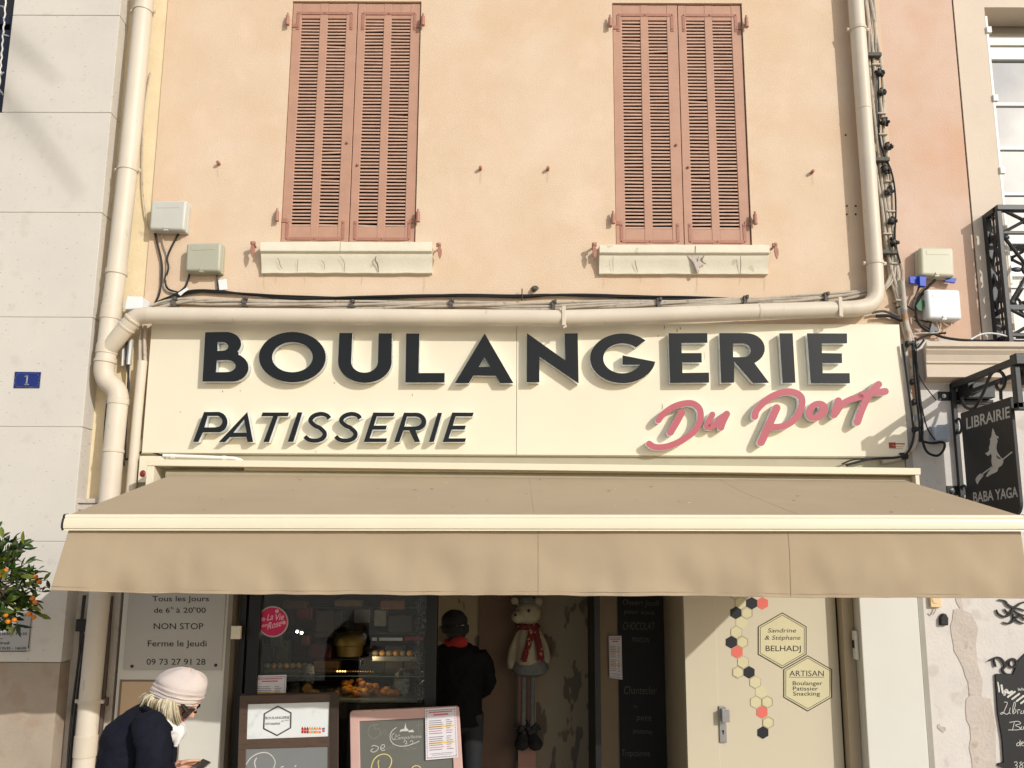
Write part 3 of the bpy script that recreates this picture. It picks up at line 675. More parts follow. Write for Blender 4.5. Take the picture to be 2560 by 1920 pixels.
for y0, y1 in ((676, 688), (765, 800), (862, 886), (900, 908)):
    a, _ = on(up, y0); b, _ = on(up, y1); collar(dp, a, b, .0765 if y1-y0 > 15 else .079)
for y0, y1 in ((980, 1012), (1124, 1132), (1838, 1892)):
    a, _ = on(lo, y0); b, _ = on(lo, y1); collar(dp, a, b, .0765)
bracket(dp, *on(lo, 1754), .0715)
hz = thing('drainpipe', 'cream drainpipe running along the top of the shop sign and up its right side', 'drainpipe', (P(2150, 760).x, 0, P(2150, 770).z))
run = [P(372,788,-.19), P(700,791,-.19), P(1408,795.5,-.185), P(1600,790,-.18), P(1900,779,-.165), P(2120,772.5,-.15)]
m = MB(); m.tube(run, .0615, 24); m.build('pipe', pvc, hz, smooth=True)
m = MB(); m.tube(catmull([P(2105,773,-.15), P(2140,771,-.145), P(2172,763,-.12), P(2187,744,-.1), P(2190,722,-.088)], 8), .062, 24); m.build('bend', pvc2, hz, smooth=True)
rt = [P(2190,728,-.088), P(2186,645,-.088), P(2158,260,-.088), P(2139,0,-.088), P(2134,-60,-.088)]
m = MB(); m.tube(rt, .060, 24); m.build('pipe', pvc, hz, smooth=True)
def onx(pts, x):
    X = P(x, 790, -.18).x
    for a, b in zip(pts, pts[1:]):
        if a.x <= X <= b.x: return a.lerp(b, (X-a.x)/(b.x-a.x)), b-a
for x0, x1 in ((1893, 1900), (2146, 2152)):
    pass
a, _ = onx(run, 1895); b, _ = onx(run, 1903); collar(hz, a, b, .0645)
for x in (1408, 2098):
    c, d = onx(run, x); bracket(hz, c, d, .0615)
    m = MB(); m.box(c.x-.014, c.x+.014, c.y-.068, c.y-.058, c.z-.075, c.z+.075); m.build('strap', pvc2, hz, bevel=.003)
for y in (59, 645): bracket(hz, *on(rt, y), .060)
a, _ = on(rt, 256); b, _ = on(rt, 262); collar(hz, b, a, .0625)
br_p = [P(376,788,-.19), P(345,792,-.185), P(322,812,-.18), P(300,838,-.165), P(272,872,-.14)]
m = MB(); m.tube(catmull(br_p, 6), .0625, 24); m.build('branch', pvc2, hz, smooth=True)
d = (br_p[3]-br_p[2]).normalized()
for c in (br_p[2]+d*.015, br_p[2]-d*.06): collar(hz, c, c+d*.02, .0665)
# slim riser beside the sign and thin cables above it
m = MB(); m.tube([P(356,903,-.07), P(343,1040,-.07), P(326,1240,-.07)], .036, 16)
t_ = tag(m.build('cable_duct', pvc2, None, smooth=True), 'slim pinkish cream cable duct standing at the left end of the sign board', 'duct')
m = MB()
for x0, x1, r in ((350, 350, .013), (361, 363, .014)): m.tube(catmull([P(x0+2,815,-.05), P(x0,850,-.05), P(x1,908,-.06)], 5), r, 8)
m.build('cable', grey_c, t_, smooth=True)
m = MB(); m.tube([P(276,1490,-.06), P(256,1750,-.06), P(238,1960,-.06)], .022, 12); m.tube([P(262,1744,-.06), P(260,1764,-.06)], .03, 12)
tag(m.build('waste_pipe', mat('brown_pipe', lin((.30,.25,.22)), .6, .2, 8), None, smooth=True), 'thin dark brown pipe in the corner between the big drainpipe and the opening hours pier', 'pipe')
m = MB()
for dx, r in ((0, .009), (7, .008), (13, .007)):
    m.tube(catmull([P(210+dx*.3,1488,-.09), P(203+dx*.2,1560,-.09), P(198+dx,1640,-.1), P(178+dx,1800,-.1), P(166+dx,1960,-.1)], 6), r, 8)
t_ = tag(m.build('black_cable', black_c, None, smooth=True), 'black cables hanging down left of the lower drainpipe under the awning', 'cable')
m = MB(); m.rect(190, 1548, 213, 1579, -.12, .06); m.build('cable_box', black_c, t_, bevel=.004)
m = MB(); m.rect(192,1246,252,1258,-.11,.1); m.rect(196,1258,240,1275,-.09,.08)
tag(m.build('stone_bracket', bare, None, bevel=.004), 'small broken stone ledge left of the drainpipe just above the awning edge', 'ledge')
m = MB(); pk = [(305,800),(312,835),(322,860),(318,905)]
m.tube(catmull([P(*p,-.03) for p in ((268,1000),(262,1060),(259,1130))], 5), .006, 8)
m.tube(catmull([P(*p,-.05) for p in ((322,910),(320,960),(316,1050),(313,1120),(314,1148),(330,1140),(358,1129),(385,1132),(408,1140))], 6), .0075, 8)
m.tube(catmull([P(*p,-.06) for p in ((318,840),(315,900),(322,960),(312,1060),(310,1165))], 6), .007, 8)
for p0, p1, r in (((308,872),(306,915),.012), ((328,848),(322,912),.020), ((316,850),(313,900),.008)): m.tube([P(*p0,-.05), P(*p1,-.05)], r, 8, 1)
tag(m.build('cable_tangle', [black_c, mat('silver_tube', lin((.75,.75,.74)), .35, .1, 20, metal=.4)], None, smooth=True), 'tangle of black leads and silver fittings behind the drainpipe branch left of the sign', 'cables')
# ------------------------------------------------------------------ cable bundles
def strand(pts, Y, amp, ph, fr, r, mb, mi=0, k=8):
    c = catmull([P(x, y, Y) for x, y in pts], k); o = []
    for i, p in enumerate(c):
        s_ = i*fr+ph; d = (c[min(i+1, len(c)-1)]-c[max(i-1, 0)]).normalized(); n = Vector((-d.z, 0, d.x))
        o.append(p+n*(amp*sin(s_)+noise.noise((i*.07, ph, 0))*amp*.8)+Vector((0, -abs(amp)*.7*(1+cos(s_)), 0)))
    mb.tube(o, r, 8, mi)
hc = thing('cable_bundle', 'bundle of pale grey cables clipped along the wall just above the long drainpipe', 'cables', tuple(P(1300, 760)))
line = [(372,775),(420,762),(470,754),(540,754),(640,758),(760,761),(880,764),(1000,762),(1130,760),(1260,764),(1385,765),(1520,762),(1643,759),(1760,756),(1870,752),(1990,748),(2090,742),(2170,732)]
for i in range(5):
    m = MB(); strand([(x, y+(i-2)*2.6) for x, y in line]+[(2205, 722+(i-2)*2), (2228-(2-i)*3, 690), (2236-(2-i)*3, 640)], -.03, .011, i*1.3, .16+.02*i, .0105, m)
    m.build('cable', grey_c, hc, smooth=True)
for x, y in ((437,757),(613,757),(880,764),(1128,761),(1383,765),(1645,759),(1861,753),(2062,745)):
    m = MB(); c = P(x, y, -.04); m.box(c.x-.014, c.x+.014, -.075, -.01, c.z-.036, c.z+.036); m.box(c.x-.026, c.x+.026, -.05, -.01, c.z-.02, c.z-.006); m.box(c.x+.005, c.x+.024, -.085, -.05, c.z+.012, c.z+.038)
    m.build('clip', clipm, hc, bevel=.003)
bc = thing('cable_bundle', 'thin black cables sagging along the wall above the pale grey cable bundle', 'cables', tuple(P(1000, 738)))
for i in range(4):
    m = MB(); strand([(405+i*6,757-i*3),(440,742),(480,732-i*1.5),(540,729),(620,736),(720,742+i),(820,745),(960,742+i),(1120,741-i),(1290,742),(1380,740-i),(1500,740),(1640,744),(1760,746),(1860,748)], -.02, .009, i*2.1, .11+.03*i, .0075 if i else .009, m)
    m.build('cable', black_c, bc, smooth=True)
m = MB(); c = P(1305, 742, -.04); m.tube([c+Vector((0, 0, -.03)), c+Vector((0, 0, .065))], .005, 6); m.build('cable_tie', black_c, bc)
vc = thing('cable_bundle', 'bundle of weathered grey cables with black clamps climbing beside the right drainpipe', 'cables', tuple(P(2220, 500)))
base = [(2168,-30),(2178,60),(2184,146),(2190,250),(2196,330),(2205,420),(2213,505),(2222,590),(2232,650),(2238,690)]
for i in range(6):
    m = MB(); strand([(x+(i-2.5)*5.6, y) for x, y in base]+[(2247+(i-2.5)*2, 740), (2258+(i-2)*2, 800), (2272+(i-2)*2, 862)], -.03, .012, i*1.7, .13+.025*i, .0125, m)
    m.build('cable', grey_c, vc, smooth=True)
m = MB(); strand([(2190,180),(2198,340),(2228,430),(2236,520),(2240,600),(2246,660)], -.06, .012, 1, .3, .007, m); m.build('cable', black_c, vc, smooth=True)
for x, y in ((2200,182),(2204,230),(2211,304),(2221,366),(2216,424),(2222,478),(2231,552),(2236,606)):
    m = MB(); c = P(x, y, -.075)
    for k in range(9): m.ball(c+Vector((random.uniform(-.03, .03), random.uniform(-.015, .015), random.uniform(-.032, .032))), (random.uniform(.008, .016),)*3, 8, 5)
    m.tube([c+Vector((-.03, 0, -.01)), c+Vector((.035, 0, .0))], .014, 8); m.tube([c+Vector((.0, .0, -.03)), c+Vector((.0, 0, .035))], .012, 8)
    m.ball(c+Vector((-.012, -.012, 0)), .017, 10, 6, 1); m.build('cable_clamp', [black_c, clipm], vc, smooth=True)
for x, y in ((2184,140),(2190,164),(2204,286),(2207,338),(2197,400),(2224,455),(2228,530),(2218,586),(2226,632),(2238,660),(2250,752)):
    m = MB(); c = P(x, y, -.045); m.box(c.x-.04, c.x+.03, -.068, -.0, c.z-.006, c.z+.006); m.build('cable_tie', grey_c, vc, bevel=.002)
for x, y in ((2182,140),(2202,401),(2220,632)):
    m = MB(); c = P(x, y, -.06); m.box(c.x-.07, c.x+.06, -.09, -.0, c.z-.016, c.z+.016); m.build('clip', clipm, vc, bevel=.004)
# old painted conduit right of the sign with black leads
m = MB(); m.tube(catmull([P(*q,-.06) for q in ((2254,700),(2259,755),(2263,800),(2271,840),(2280,900),(2286,960),(2292,1040),(2293,1080),(2285,1112),(2265,1135),(2235,1148),(2205,1154))], 6), .021, 14)
oc = tag(m.build('conduit', spots(spots(mat('flaking_conduit', lin((.70,.67,.62)), .7, .15, 8), lin((.62,.45,.28)), 9, .52, .06, .8), lin((.45,.5,.58)), 12, .62, .04, .7), None, smooth=True), 'old flaking conduit pipe bending round the right end of the sign board', 'conduit')
for x, y in ((2275,860),(2287,955),(2291,1006),(2292,1074),(2258,1140)):
    m = MB(); c = P(x, y, -.06); m.tube([c+Vector((-.028, 0, -.002)), c+Vector((.028, 0, .002))], .026, 12); m.build('band', black_c, oc)
bl2 = thing('black_cable', 'thick black lead looping down the right side of the sign to the awning hood', 'cable', tuple(P(2290, 1000)))
for pts, r in (([(2282,858),(2292,920),(2300,1000),(2306,1070),(2306,1100),(2318,1130),(2344,1139),(2360,1122),(2358,1106),(2330,1108),(2309,1104)], .0095), ([(2282,858),(2287,950),(2298,1050),(2300,1105)], .008), ([(2256,860),(2268,950),(2280,1040),(2284,1090),(2270,1130),(2245,1143),(2175,1148),(2115,1163)], .0085), ([(2105,1160),(2130,1150),(2160,1147),(2200,1146)], .006), ([(2304,1016),(2318,1070),(2338,1100)], .005), ([(2290,870),(2298,940),(2340,1000)], .004)):
    m = MB(); m.tube(catmull([P(*q,-.085) for q in pts], 6), r, 8); m.build('cable', black_c, bl2, smooth=True)
# ledge cables right of the sign
rl = thing('black_cable', 'black leads drooping from the right junction boxes along the balcony ledge', 'cable', tuple(P(2350, 840)))
for pts, r, mt in (([(2338,700),(2318,720),(2298,745),(2290,780),(2300,812),(2330,832),(2372,846),(2450,852),(2620,853)], .011, black_c), ([(2292,850),(2320,838),(2365,832)], .008, black_c), ([(2298,716),(2288,745),(2280,770)], .008, clipm), ([(2284,790),(2300,800),(2330,806)], .006, black_c), ([(2285,800),(2310,815),(2345,832)], .005, black_c), ([(2284,835),(2305,833),(2345,832)], .007, grey_c), ([(2428,848),(2455,835),(2490,834),(2537,846)], .006, boxw), ([(2240,770),(2262,764),(2285,775)], .008, black_c), ([(2180,782),(2210,778),(2245,790)], .010, clipm), ([(2190,790),(2225,790),(2255,803)], .013, black_c), ([(2287,845),(2292,870),(2310,850)], .008, black_c)):
    m = MB(); m.tube(catmull([P(*q,-.045 if q[0] < 2340 else -.17 if mt is boxw else -.06) for q in pts], 6), r, 8); m.build('cable', mt, rl, smooth=True)
# ------------------------------------------------------------------ junction boxes
def jbox(quad, mt, label, dep=.1, recess=True, latch=True, name='junction_box'):
    p = [P(x, y, -dep) for x, y in quad]; cx = sum(v.x for v in p)/4; cz = sum(v.z for v in p)/4
    t = thing(name, label, 'junction box', (cx, 0, cz), 'electric junction boxes on the wall')
    m = MB(); b = [Vector((v.x, -.0, v.z)) for v in p]; m.loft([[Vector((v.x, -dep*.45, v.z)) for v in p], b]); m.build('box', mt, t, bevel=.008)
    m = MB(); e = lambda k: [Vector((cx+(v.x-cx)*k, 0, cz+(v.z-cz)*k)) for v in p]
    f = [Vector((v.x, -dep, v.z)) for v in e(.985)]; m.loft([f, [Vector((v.x, -dep*.5, v.z)) for v in e(1.03)]]); lid = m.build('lid', mt, t, bevel=.018, seg=4, smooth=True)
    if recess:
        a, b2 = p[0], p[1]; m = MB(); h = (p[3].z-p[0].z)
        q = [p[0].lerp(p[1], .16)+Vector((0, 0, h*.13)), p[0].lerp(p[1], .84)+Vector((0, 0, h*.13)), p[0].lerp(p[1], .84)+Vector((0, 0, h*.27)), p[0].lerp(p[1], .16)+Vector((0, 0, h*.27))]
        m.loft([[Vector((v.x, -dep-.002, v.z)) for v in q], [Vector((v.x, -dep+.002, v.z)) for v in q]]); m.build('label_panel', mt, lid, bevel=.001)
    if latch:
        m = MB(); c = p[3].lerp(p[2], .47)+Vector((0, 0, .018)); m.tube([(c.x, -dep-.006, c.z), (c.x, -dep+.004, c.z)], .013, 14); m.box(c.x-.016, c.x+.016, -dep-.002, -dep+.03, c.z-.024, c.z-.014); m.build('latch', mt, lid, smooth=True)
    return t
jbox([(377,501),(466,500),(460,575),(372,573)], boxm, 'pale grey junction box, upper of the two at the left end of the pink wall')
jbox([(466,608),(553,605),(549,678),(462,677)], mat('green_grey_box', lin((.66,.655,.58)), .45, .05, 5), 'greenish grey junction box nearest the left window, with cables hanging beneath')
jbox([(2301,617),(2384,619),(2388,691),(2303,687)], mat('beige_box', lin((.76,.745,.655)), .45, .05, 5), 'beige grey junction box above the blue tape on the right strip of wall')
jbox([(2316,722),(2400,724),(2406,798),(2322,796)], boxw, 'white junction box below the blue tape, above the balcony ledge end')
jbox([(2334,1062),(2376,1060),(2378,1104),(2336,1105)], boxb, 'small pale blue junction box half shaded behind the hanging black sign', .08, False, False)
m = MB(); m.slab([(316,740),(355,741),(354,772),(309,774)], -.16, .15)
tag(m.build('junction_box', boxw, None, bevel=.01, seg=3), 'small white box tucked behind the left drainpipe above the branch', 'junction box', 'electric junction boxes on the wall')
lc = thing('black_cable', 'thin dark leads hanging from the two left junction boxes to the cable run', 'cable', tuple(P(420, 650)))
for pts, r, mt in (([(387,577),(395,615),(404,655),(405,690),(398,735),(385,762)], .008, black_c), ([(384,577),(390,600),(402,650),(402,700)], .005, clipm), ([(404,578),(409,610),(418,640),(416,690),(411,715),(425,730),(455,732)], .006, grey_c), ([(449,579),(430,615),(418,645),(421,670),(413,700),(420,722),(445,731)], .008, black_c), ([(474,682),(470,700),(462,718),(440,735),(400,752),(380,765)], .008, black_c), ([(542,682),(544,700),(546,725)], .009, clipm), ([(376,180),(360,280),(356,440),(362,520),(372,570)], .005, grey_c)):
    m = MB(); m.tube(catmull([P(*q,-.02) for q in pts], 6), r, 8); m.build('cable', mt, lc, smooth=True)
m = MB(); m.slab([(444,733),(467,718),(471,724),(450,739)], -.04, .012); tag(m.build('cable_tag', boxw, None, bevel=.002), 'small tilted white cable tag lying on the black cables at the left', 'tag')
m = MB(); m.slab([(545,700),(565,697),(568,724),(548,725)], -.04, .012); tag(m.build('cable_tag', boxw, None, bevel=.002), 'small upright white cable tag under the greenish junction box', 'tag')
m = MB(); m.slab([(2274,691),(2300,690),(2300,710),(2276,708)], -.06, .02); m.slab([(2299,690),(2316,692),(2315,716),(2300,714)], -.09, .03)
tag(m.build('blue_tape', blue, None, bevel=.002), 'crumpled blue tape block left under the beige junction box', 'tape')
m = MB(); m.slab([(2361,703),(2369,695),(2392,695),(2388,707)], -.06, .02); tag(m.build('blue_tape', blue, None, bevel=.002), 'flat blue tape piece right under the beige junction box', 'tape')
m = MB(); m.slab([(2290,765),(2302,746),(2314,754),(2313,763),(2303,778),(2295,775)], -.06, .01); tag(m.build('green_tag', green, None, bevel=.002), 'dark green plastic tag left of the white junction box', 'tag')
m = MB(); m.slab([(2324,829),(2330,806),(2338,816),(2348,820),(2343,834)], -.06, .04)
t_ = tag(m.build('cable_connector', mat('slate_plastic', lin((.38,.40,.43)), .5, .1, 8), None, bevel=.003), 'grey connector with pale leads under the white junction box', 'connector')
m = MB()
for pts in ([(2340,803),(2345,815),(2348,826)], [(2352,803),(2365,812),(2370,815)], [(2375,803),(2379,812),(2365,830),(2361,845)], [(2348,803),(2352,815),(2345,832)]): m.tube(catmull([P(*q,-.05) for q in pts], 5), .004, 6)
m.build('lead', pvc2, t_, smooth=True)
# ------------------------------------------------------------------ stone building on the left
sb = thing('stone_building', 'pale limestone clad building with large slabs at the left of the bakery', 'building', (P(100, 900, -.13).x, 0, 0))
xr = P(240, 700, -.13).x; xl = P(20, 150, -.13).x; YS = -.135
rows = [P(100, y, YS).z for y in (38, 281, 531, 793, 1067, 1354, 1656)]
rows = [rows[0]+1.6, rows[0]+.8]+rows
m = MB()
for a, b in zip(rows, rows[1:]):
    if b > P(10, 281, YS).z-.01: m.box(xl, xr, YS, .2, b+.002, a-.002)
    else: m.box(-7, xr, YS, .2, b+.002, a-.002)
m.box(-7, xr-.006, YS+.005, .21, rows[-1]-.1, rows[0]-.01) if False else None
m.box(xl+.01, xr-.01, YS+.006, .19, rows[-1], rows[0])
m.build('wall', stone, sb, bevel=.004)
m = MB(); m.box(-7, xr-.012, YS+.012, .2, 0, rows[-1]-.004); m.build('plinth', plinth, sb)
m = MB(); m.box(-6, xl, .12, .2, rows[4], rows[0]); m.build('dark_window', mat('dark_glass', (.012, .012, .016), .15, .1), sb)
nav = mat('navy_frame', lin((.09,.11,.19)), .45, .1, 8)
m = MB(); m.box(xl-.05, xl-.002, -.08, .12, rows[4], rows[0]); m.box(-6, xl-.05, .0, .1, P(10, 60, 0).z, P(10, 40, 0).z); m.box(-6, xl-.05, .02, .1, rows[4], P(10, 70, 0).z); m.build('window_frame', nav, sb, bevel=.004)
lt = thing('string_lights', 'white string of unlit icicle lights hanging in the dark window at top left', 'string lights', tuple(P(6, 100, -.1)))
sp_ = catmull([P(*q,-.12) for q in ((15,-30),(13,20),(10,60),(7,95),(5,130),(2,165),(0,195),(-4,240))], 8)
m = MB(); m.tube([p+Vector((sin(i*1.3)*.004, 0, 0)) for i, p in enumerate(sp_)], .006, 6); m.build('wire', white, lt, smooth=True)
for (x, y, dx, dy) in ((13,18,-12,-3), (9,44,3,10), (8,86,14,4), (4,130,-6,14), (1,188,9,-8), (0,225,8,12)):
    a = P(x, y, -.12); b = P(x+dx, y+dy, -.12); m = MB(); m.tube([a, b], [.007, .005], 8); m.build('bulb', white_l, lt, smooth=True)
# house number plate
pn = thing('number_plate', 'small blue enamel house number plate with a white 1 on the stone wall', 'plate', tuple(P(67, 950, YS)))
m = MB(); m.slab([(37,929),(102,930),(98,970),(33,970)], YS-.006, .006); pl = m.build('plate', mat('enamel_blue', lin((.10,.16,.42)), .25, .06, 12), pn, bevel=.002)
m = MB()
K2 = 2.766; zz = lambda x, y: (x/K2, 700+y/K2)
for pts in ([(108,687),(108,668),(118,656),(122,646),(262,648),(266,660),(275,668),(270,687)], [(104,700),(102,718),(110,728),(112,738),(250,741),(258,733),(266,722),(268,700)]):
    m.stroke([zz(*p) for p in pts], 1.5, at(YS-.0075), .001, smooth=False)
m.stroke([zz(189,662), zz(182,723)], 4.2, at(YS-.0078), 0, smooth=False)
m.stroke([zz(168,722), zz(197,723)], 2.6, at(YS-.008), 0); m.stroke([zz(172,668), zz(186,662)], 2.6, at(YS-.0082), 0)
m.build('numeral', white_l, pn, fix=False)
# opening hours plaque bottom left
pq = thing('plaque', 'grey plaque with dark opening hours lettering behind the orange tree', 'plaque', tuple(P(30, 1580, YS)))
K3 = 4.61; q3 = lambda x, y: (x/K3, 1300+y/K3)
m = MB(); m.slab([q3(-500,1035),q3(375,1035),q3(338,1515),q3(-540,1515)], YS-.006, .006); m.build('plate', mat('plaque_grey', lin((.66,.65,.64)), .4, .05, 5), pq, bevel=.002)
m = MB(); m.stroke([q3(-480,1045),q3(368,1045),q3(326,1490),q3(300,1512),q3(-500,1512)], 2.4, at(YS-.0075), 0, smooth=False); m.build('border', ink, pq, fix=False); m = MB()
for body, xa, xb, y, h, sl_ in (('OUVERTURE', -250, 298, 1100, 34, 0), ('du lundi au jeudi', -420, 168, 1268, 30, .2), ('13h30 - 17h30', 0, 312, 1326, 32, 0), ('vendredi', -90, 105, 1432, 32, .2), ('13h30 - 16h30', 0, 300, 1492, 32, 0)):
    m.text(body, q3(xa, y), q3(xb, y), h/K3, at(YS-.0075), 0, 0, .012, sl_); m.build('lettering', ink, pq, fix=False); m = MB()
for x in (-60,): m.stroke([q3(x-120,1205),q3(60,1205)], 1.2, at(YS-.0075), 0); m.stroke([q3(x-120,1368),q3(30,1368)], 1.2, at(YS-.0075), 0)
m.build('divider', ink, pq, fix=False)
m = MB(); c = P(*q3(320,1497), YS-.008); m.ball((c.x, YS-.008, c.z), (.012, .006, .012), 10, 6); m.build('screw', met, pq, smooth=True)
# ------------------------------------------------------------------ building on the right
rb = thing('beige_building', 'beige rendered building with a tall white window and moulded ledge right of the bakery', 'building', (XR+1, 0, 0))
wx0 = P(2480, 230).x; wz1 = P(2500, 19).z; zl0 = P(2320, 856, -.18).z
m = MB(); m.curve2d([rloop(XR+.012, 9, zl0-.3, ZT), rloop(wx0, wx0+1.3, zl0-.1, wz1)], mxz(-.004), .24); m.build('wall', beige, rb)
m = MB(); m.box(XR-.006, XR+.013, .006, .2, 3.0, ZT); m.build('joint', mat('joint_brown', lin((.42,.33,.27)), .95, .2, 8), rb)
# window
wy = .20; rbw = MB(); wht = mat('window_white', lin((.86,.86,.83)), .4, .04, 4)
def wz(y): return P(2510, y, wy).z
m = MB(); m.box(wx0, wx0+1.3, wy-.03, wy+.05, wz(118), wz(100)); m.box(wx0+.06, wx0+1.3, wy-.01, wy+.05, wz(150), wz(119)); m.box(wx0+.02, wx0+.09, wy-.012, wy+.05, zl0-.1, wz(118))
for y in (260, 370, 484, 605): m.box(wx0+.09, wx0+.62, wy+.0, wy+.04, wz(y+4), wz(y-4))
m.box(wx0+.60, wx0+.66, wy-.012, wy+.05, zl0-.1, wz(150)); m.box(wx0+.09, wx0+.6, wy-.0, wy+.05, wz(720), wz(690))
win = m.build('window', wht, rb, bevel=.003)
m = MB(); m.box(wx0, wx0+1.3, wy-.0, wy+.06, wz(100), wz(84)); m.box(wx0-.1, wx0+1.4, wy+.05, wy+.1, wz(84), wz(40)); m.build('blind_box', mat('blind_grey', lin((.62,.59,.54)), .6, .06, 4), win)
m = MB(); m.box(wx0+.085, wx0+1.3, wy+.018, wy+.022, zl0-.1, wz(148)); m.build('pane', mat('sky_glass', (.34, .36, .385), .04, .1, 3, metal=.95), win)
m = MB(); m.box(wx0-.004, wx0+.018, -.006, .02, P(2500, 440).z-.9, wz1-.08)
for y in (75, 245, 425): c = P(2480, y, 0).z; m.box(wx0-.004, wx0+.035, -.02, .01, c-.035, c+.02)
m.build('shutter_edge', wht, rb, bevel=.003)
# lower wall of the right building
xlw = xp1+.06
m = MB(); m.box(xlw, 9, -.002, .2, 0, zl0-.2); m.build('lower_wall', dirty_w, rb)
m = MB()
def patch(pts, Y=-.006, t=.008): m.curve2d([pts], at(Y), t)
r_ = lambda x, y: (2200+x/3.456, 1440+y/3.456)
patch([r_(*p) for p in ((650,180),(660,230),(690,280),(635,290),(625,380),(608,430),(620,520),(635,600),(640,650),(670,700),(715,790),(735,860),(760,920),(770,1000),(770,1040),(745,1065),(740,1150),(745,1240),(775,1300),(785,1400),(770,1480),(795,1600),(800,1720),(1010,1720),(1000,1300),(960,1060),(880,1040),(890,900),(850,780),(830,600),(850,450),(800,330),(720,290),(715,230),(700,180))])
patch([r_(*p) for p in ((495,1290),(515,1275),(530,1298),(565,1305),(572,1330),(550,1355),(520,1335),(498,1315))])
m.build('bare_plaster_patch', bare, rb, bevel=.002)
# moulded ledge (balcony floor)
lx0 = P(2313, 858, -.2).x
prof = [(0, 0), (-.215, 0), (-.215, -.038), (-.19, -.046), (-.19, -.06), (-.165, -.09), (-.15, -.135), (-.15, -.15), (-.135, -.155), (-.135, -.255), (0, -.27)]
m = MB(); m.loft([[Vector((x+(y+.215)*.35*(x < 8), y*1.0, zl0+z)) for y, z in prof] for x in (lx0, 9)]); m.build('ledge', mat('ledge_stone', lin((.80,.74,.67)), .8, .07, 4, .1, 40), rb, bevel=.004)
# balcony railing
blk = mat('cast_iron', lin((.15,.155,.165)), .45, .15, 12, .06, 60)
ba = thing('balcony_railing', 'black cast iron balcony railing with scrolled diagonals in front of the right window', 'railing', (P(2520, 800, -.18).x, -.1, zl0))
YB = -.17; rx = P(2505, 640, YB).x; rt_z = P(2510, 519, YB).z; wxr = P(2478, 700, -.02).x
zr = lambda y: P(2520, y, YB).z
m = MB(); m.box(rx-.02, 9, YB-.03, YB+.03, rt_z-.03, rt_z+.012); m.box(rx-.02, rx+.03, YB, -.0, rt_z-.03, rt_z+.012)
m.box(rx, 9, YB-.012, YB+.012, zr(586), zr(578)); m.box(rx, 9, YB-.012, YB+.012, zr(776), zr(762)); m.box(rx, 9, YB-.015, YB+.015, zr(842), zr(833)); m.build('rail', blk, ba, bevel=.004)
m = MB(); m.box(rx-.018, rx+.018, YB-.018, YB+.018, zl0, rt_z); m.build('post', blk, ba, bevel=.004)
m = MB(); m.box(rx-.022, rx+.022, -.05, -.0, zl0, rt_z); m.build('post', blk, ba, bevel=.004)
m = MB()   # small ornamented side panel
for k in range(14):
    z = zl0+.06+(rt_z-zl0-.12)*k/13; m.ball((rx, -.105, z), (.012, .018+.010*sin(k*1.9), .022), 8, 6)
m.tube([(rx, -.105, zl0), (rx, -.105, rt_z)], .008, 8)
for z0, z1 in ((zl0+.25, zl0+.62), (zl0+.62, zl0+.95)): m.tube([(rx, YB, z0), (rx, -.03, z1)], .010, 8); m.tube([(rx, YB, z1), (rx, -.03, z0)], .010, 8)
m.box(rx-.008, rx+.008, YB, -.03, zr(586), zr(578)); m.box(rx-.008, rx+.008, YB, -.03, zr(776), zr(765)); m.box(rx-.008, rx+.008, YB, -.03, zl0+.05, zl0+.08)
m.build('side_panel', blk, ba, smooth=True)
m = MB(); wv = .36; zt0, zb0 = zr(588), zr(762)
for k in range(5):
    x0 = rx+.02+k*wv; x1 = x0+wv; xm_ = (x0+x1)/2; zm_ = (zt0+zb0)/2
    for a, b in (((x0, zt0), (x1, zb0)), ((x0, zb0), (x1, zt0)), ((x0, zr(582)), (x1, zr(522))), ((x0, zr(522)), (x1, zr(582))), ((x0, zr(838)), (x1, zr(772))), ((x0, zr(772)), (x1, zr(838)))): m.tube([(a[0], YB, a[1]), (b[0], YB, b[1])], .013, 8)
    ring = [Vector((xm_+.06*cos(t*pi/8), YB-.012, zm_+.05*sin(t*pi/8))) for t in range(17)]; m.tube(ring, .012, 8)
    m.ball((xm_, YB-.015, zm_), (.03, .02, .03), 10, 6); m.ball((xm_, YB, zr(552)), (.035, .02, .028), 10, 6)
    for x in (xm_-.1, xm_+.1): m.ball((x, YB-.005, zm_), (.045, .012, .02), 8, 6)
    for z in (zt0-.02, zb0+.02):
        for x in (x0+.02, x1-.02): m.ball((x, YB-.005, z), (.03, .015, .02), 8, 6)
m.build('lattice', blk, ba, smooth=True)
# ------------------------------------------------------------------ hanging shop sign
XH = P(2386, 1100, 0).x
hs = thing('hanging_sign', 'black projecting sign lettered LIBRAIRIE BABA YAGA with a grey witch on a broom', 'sign', (XH, 0, 3.1))
ax_ = lambda x, y: PX(2280+x/3.771, 860+y/3.771, XH)
bm_ = mat('sign_black', lin((.13,.13,.13)), .55, .1, 6); gm = mat('sign_grey', lin((.68,.67,.65)), .55, .04, 8)
ti = ax_(470, 655); to = ax_(940, 495); bo = ax_(1030, 1525)
yi, yo = ti.y, to.y; zt_ = (ti.z+to.z)/2; zb_l = P(2543, 1290, yo).z
def bz(y, z): return Vector((XH, y, z))
R_ = .09; out_ = [(yi, zt_), (yo, zt_)]+[(yo+R_*(1-cos(radians(a))), zb_l+R_*(1-sin(radians(a)))) for a in range(0, 91, 15)]+[(yi-R_*(1-sin(radians(a))), zb_l+R_*(1-cos(radians(a)))) for a in range(0, 91, 15)]
m = MB(); m.loft([[Vector((XH-.012, y, z)) for y, z in out_], [Vector((XH+.012, y, z)) for y, z in out_]]); bd = m.build('board', bm_, hs, bevel=.003)
axf = lambda x, y: PX(x, y, XH-.0135)
zq = lambda x, y: (2280+x/3.771, 860+y/3.771)
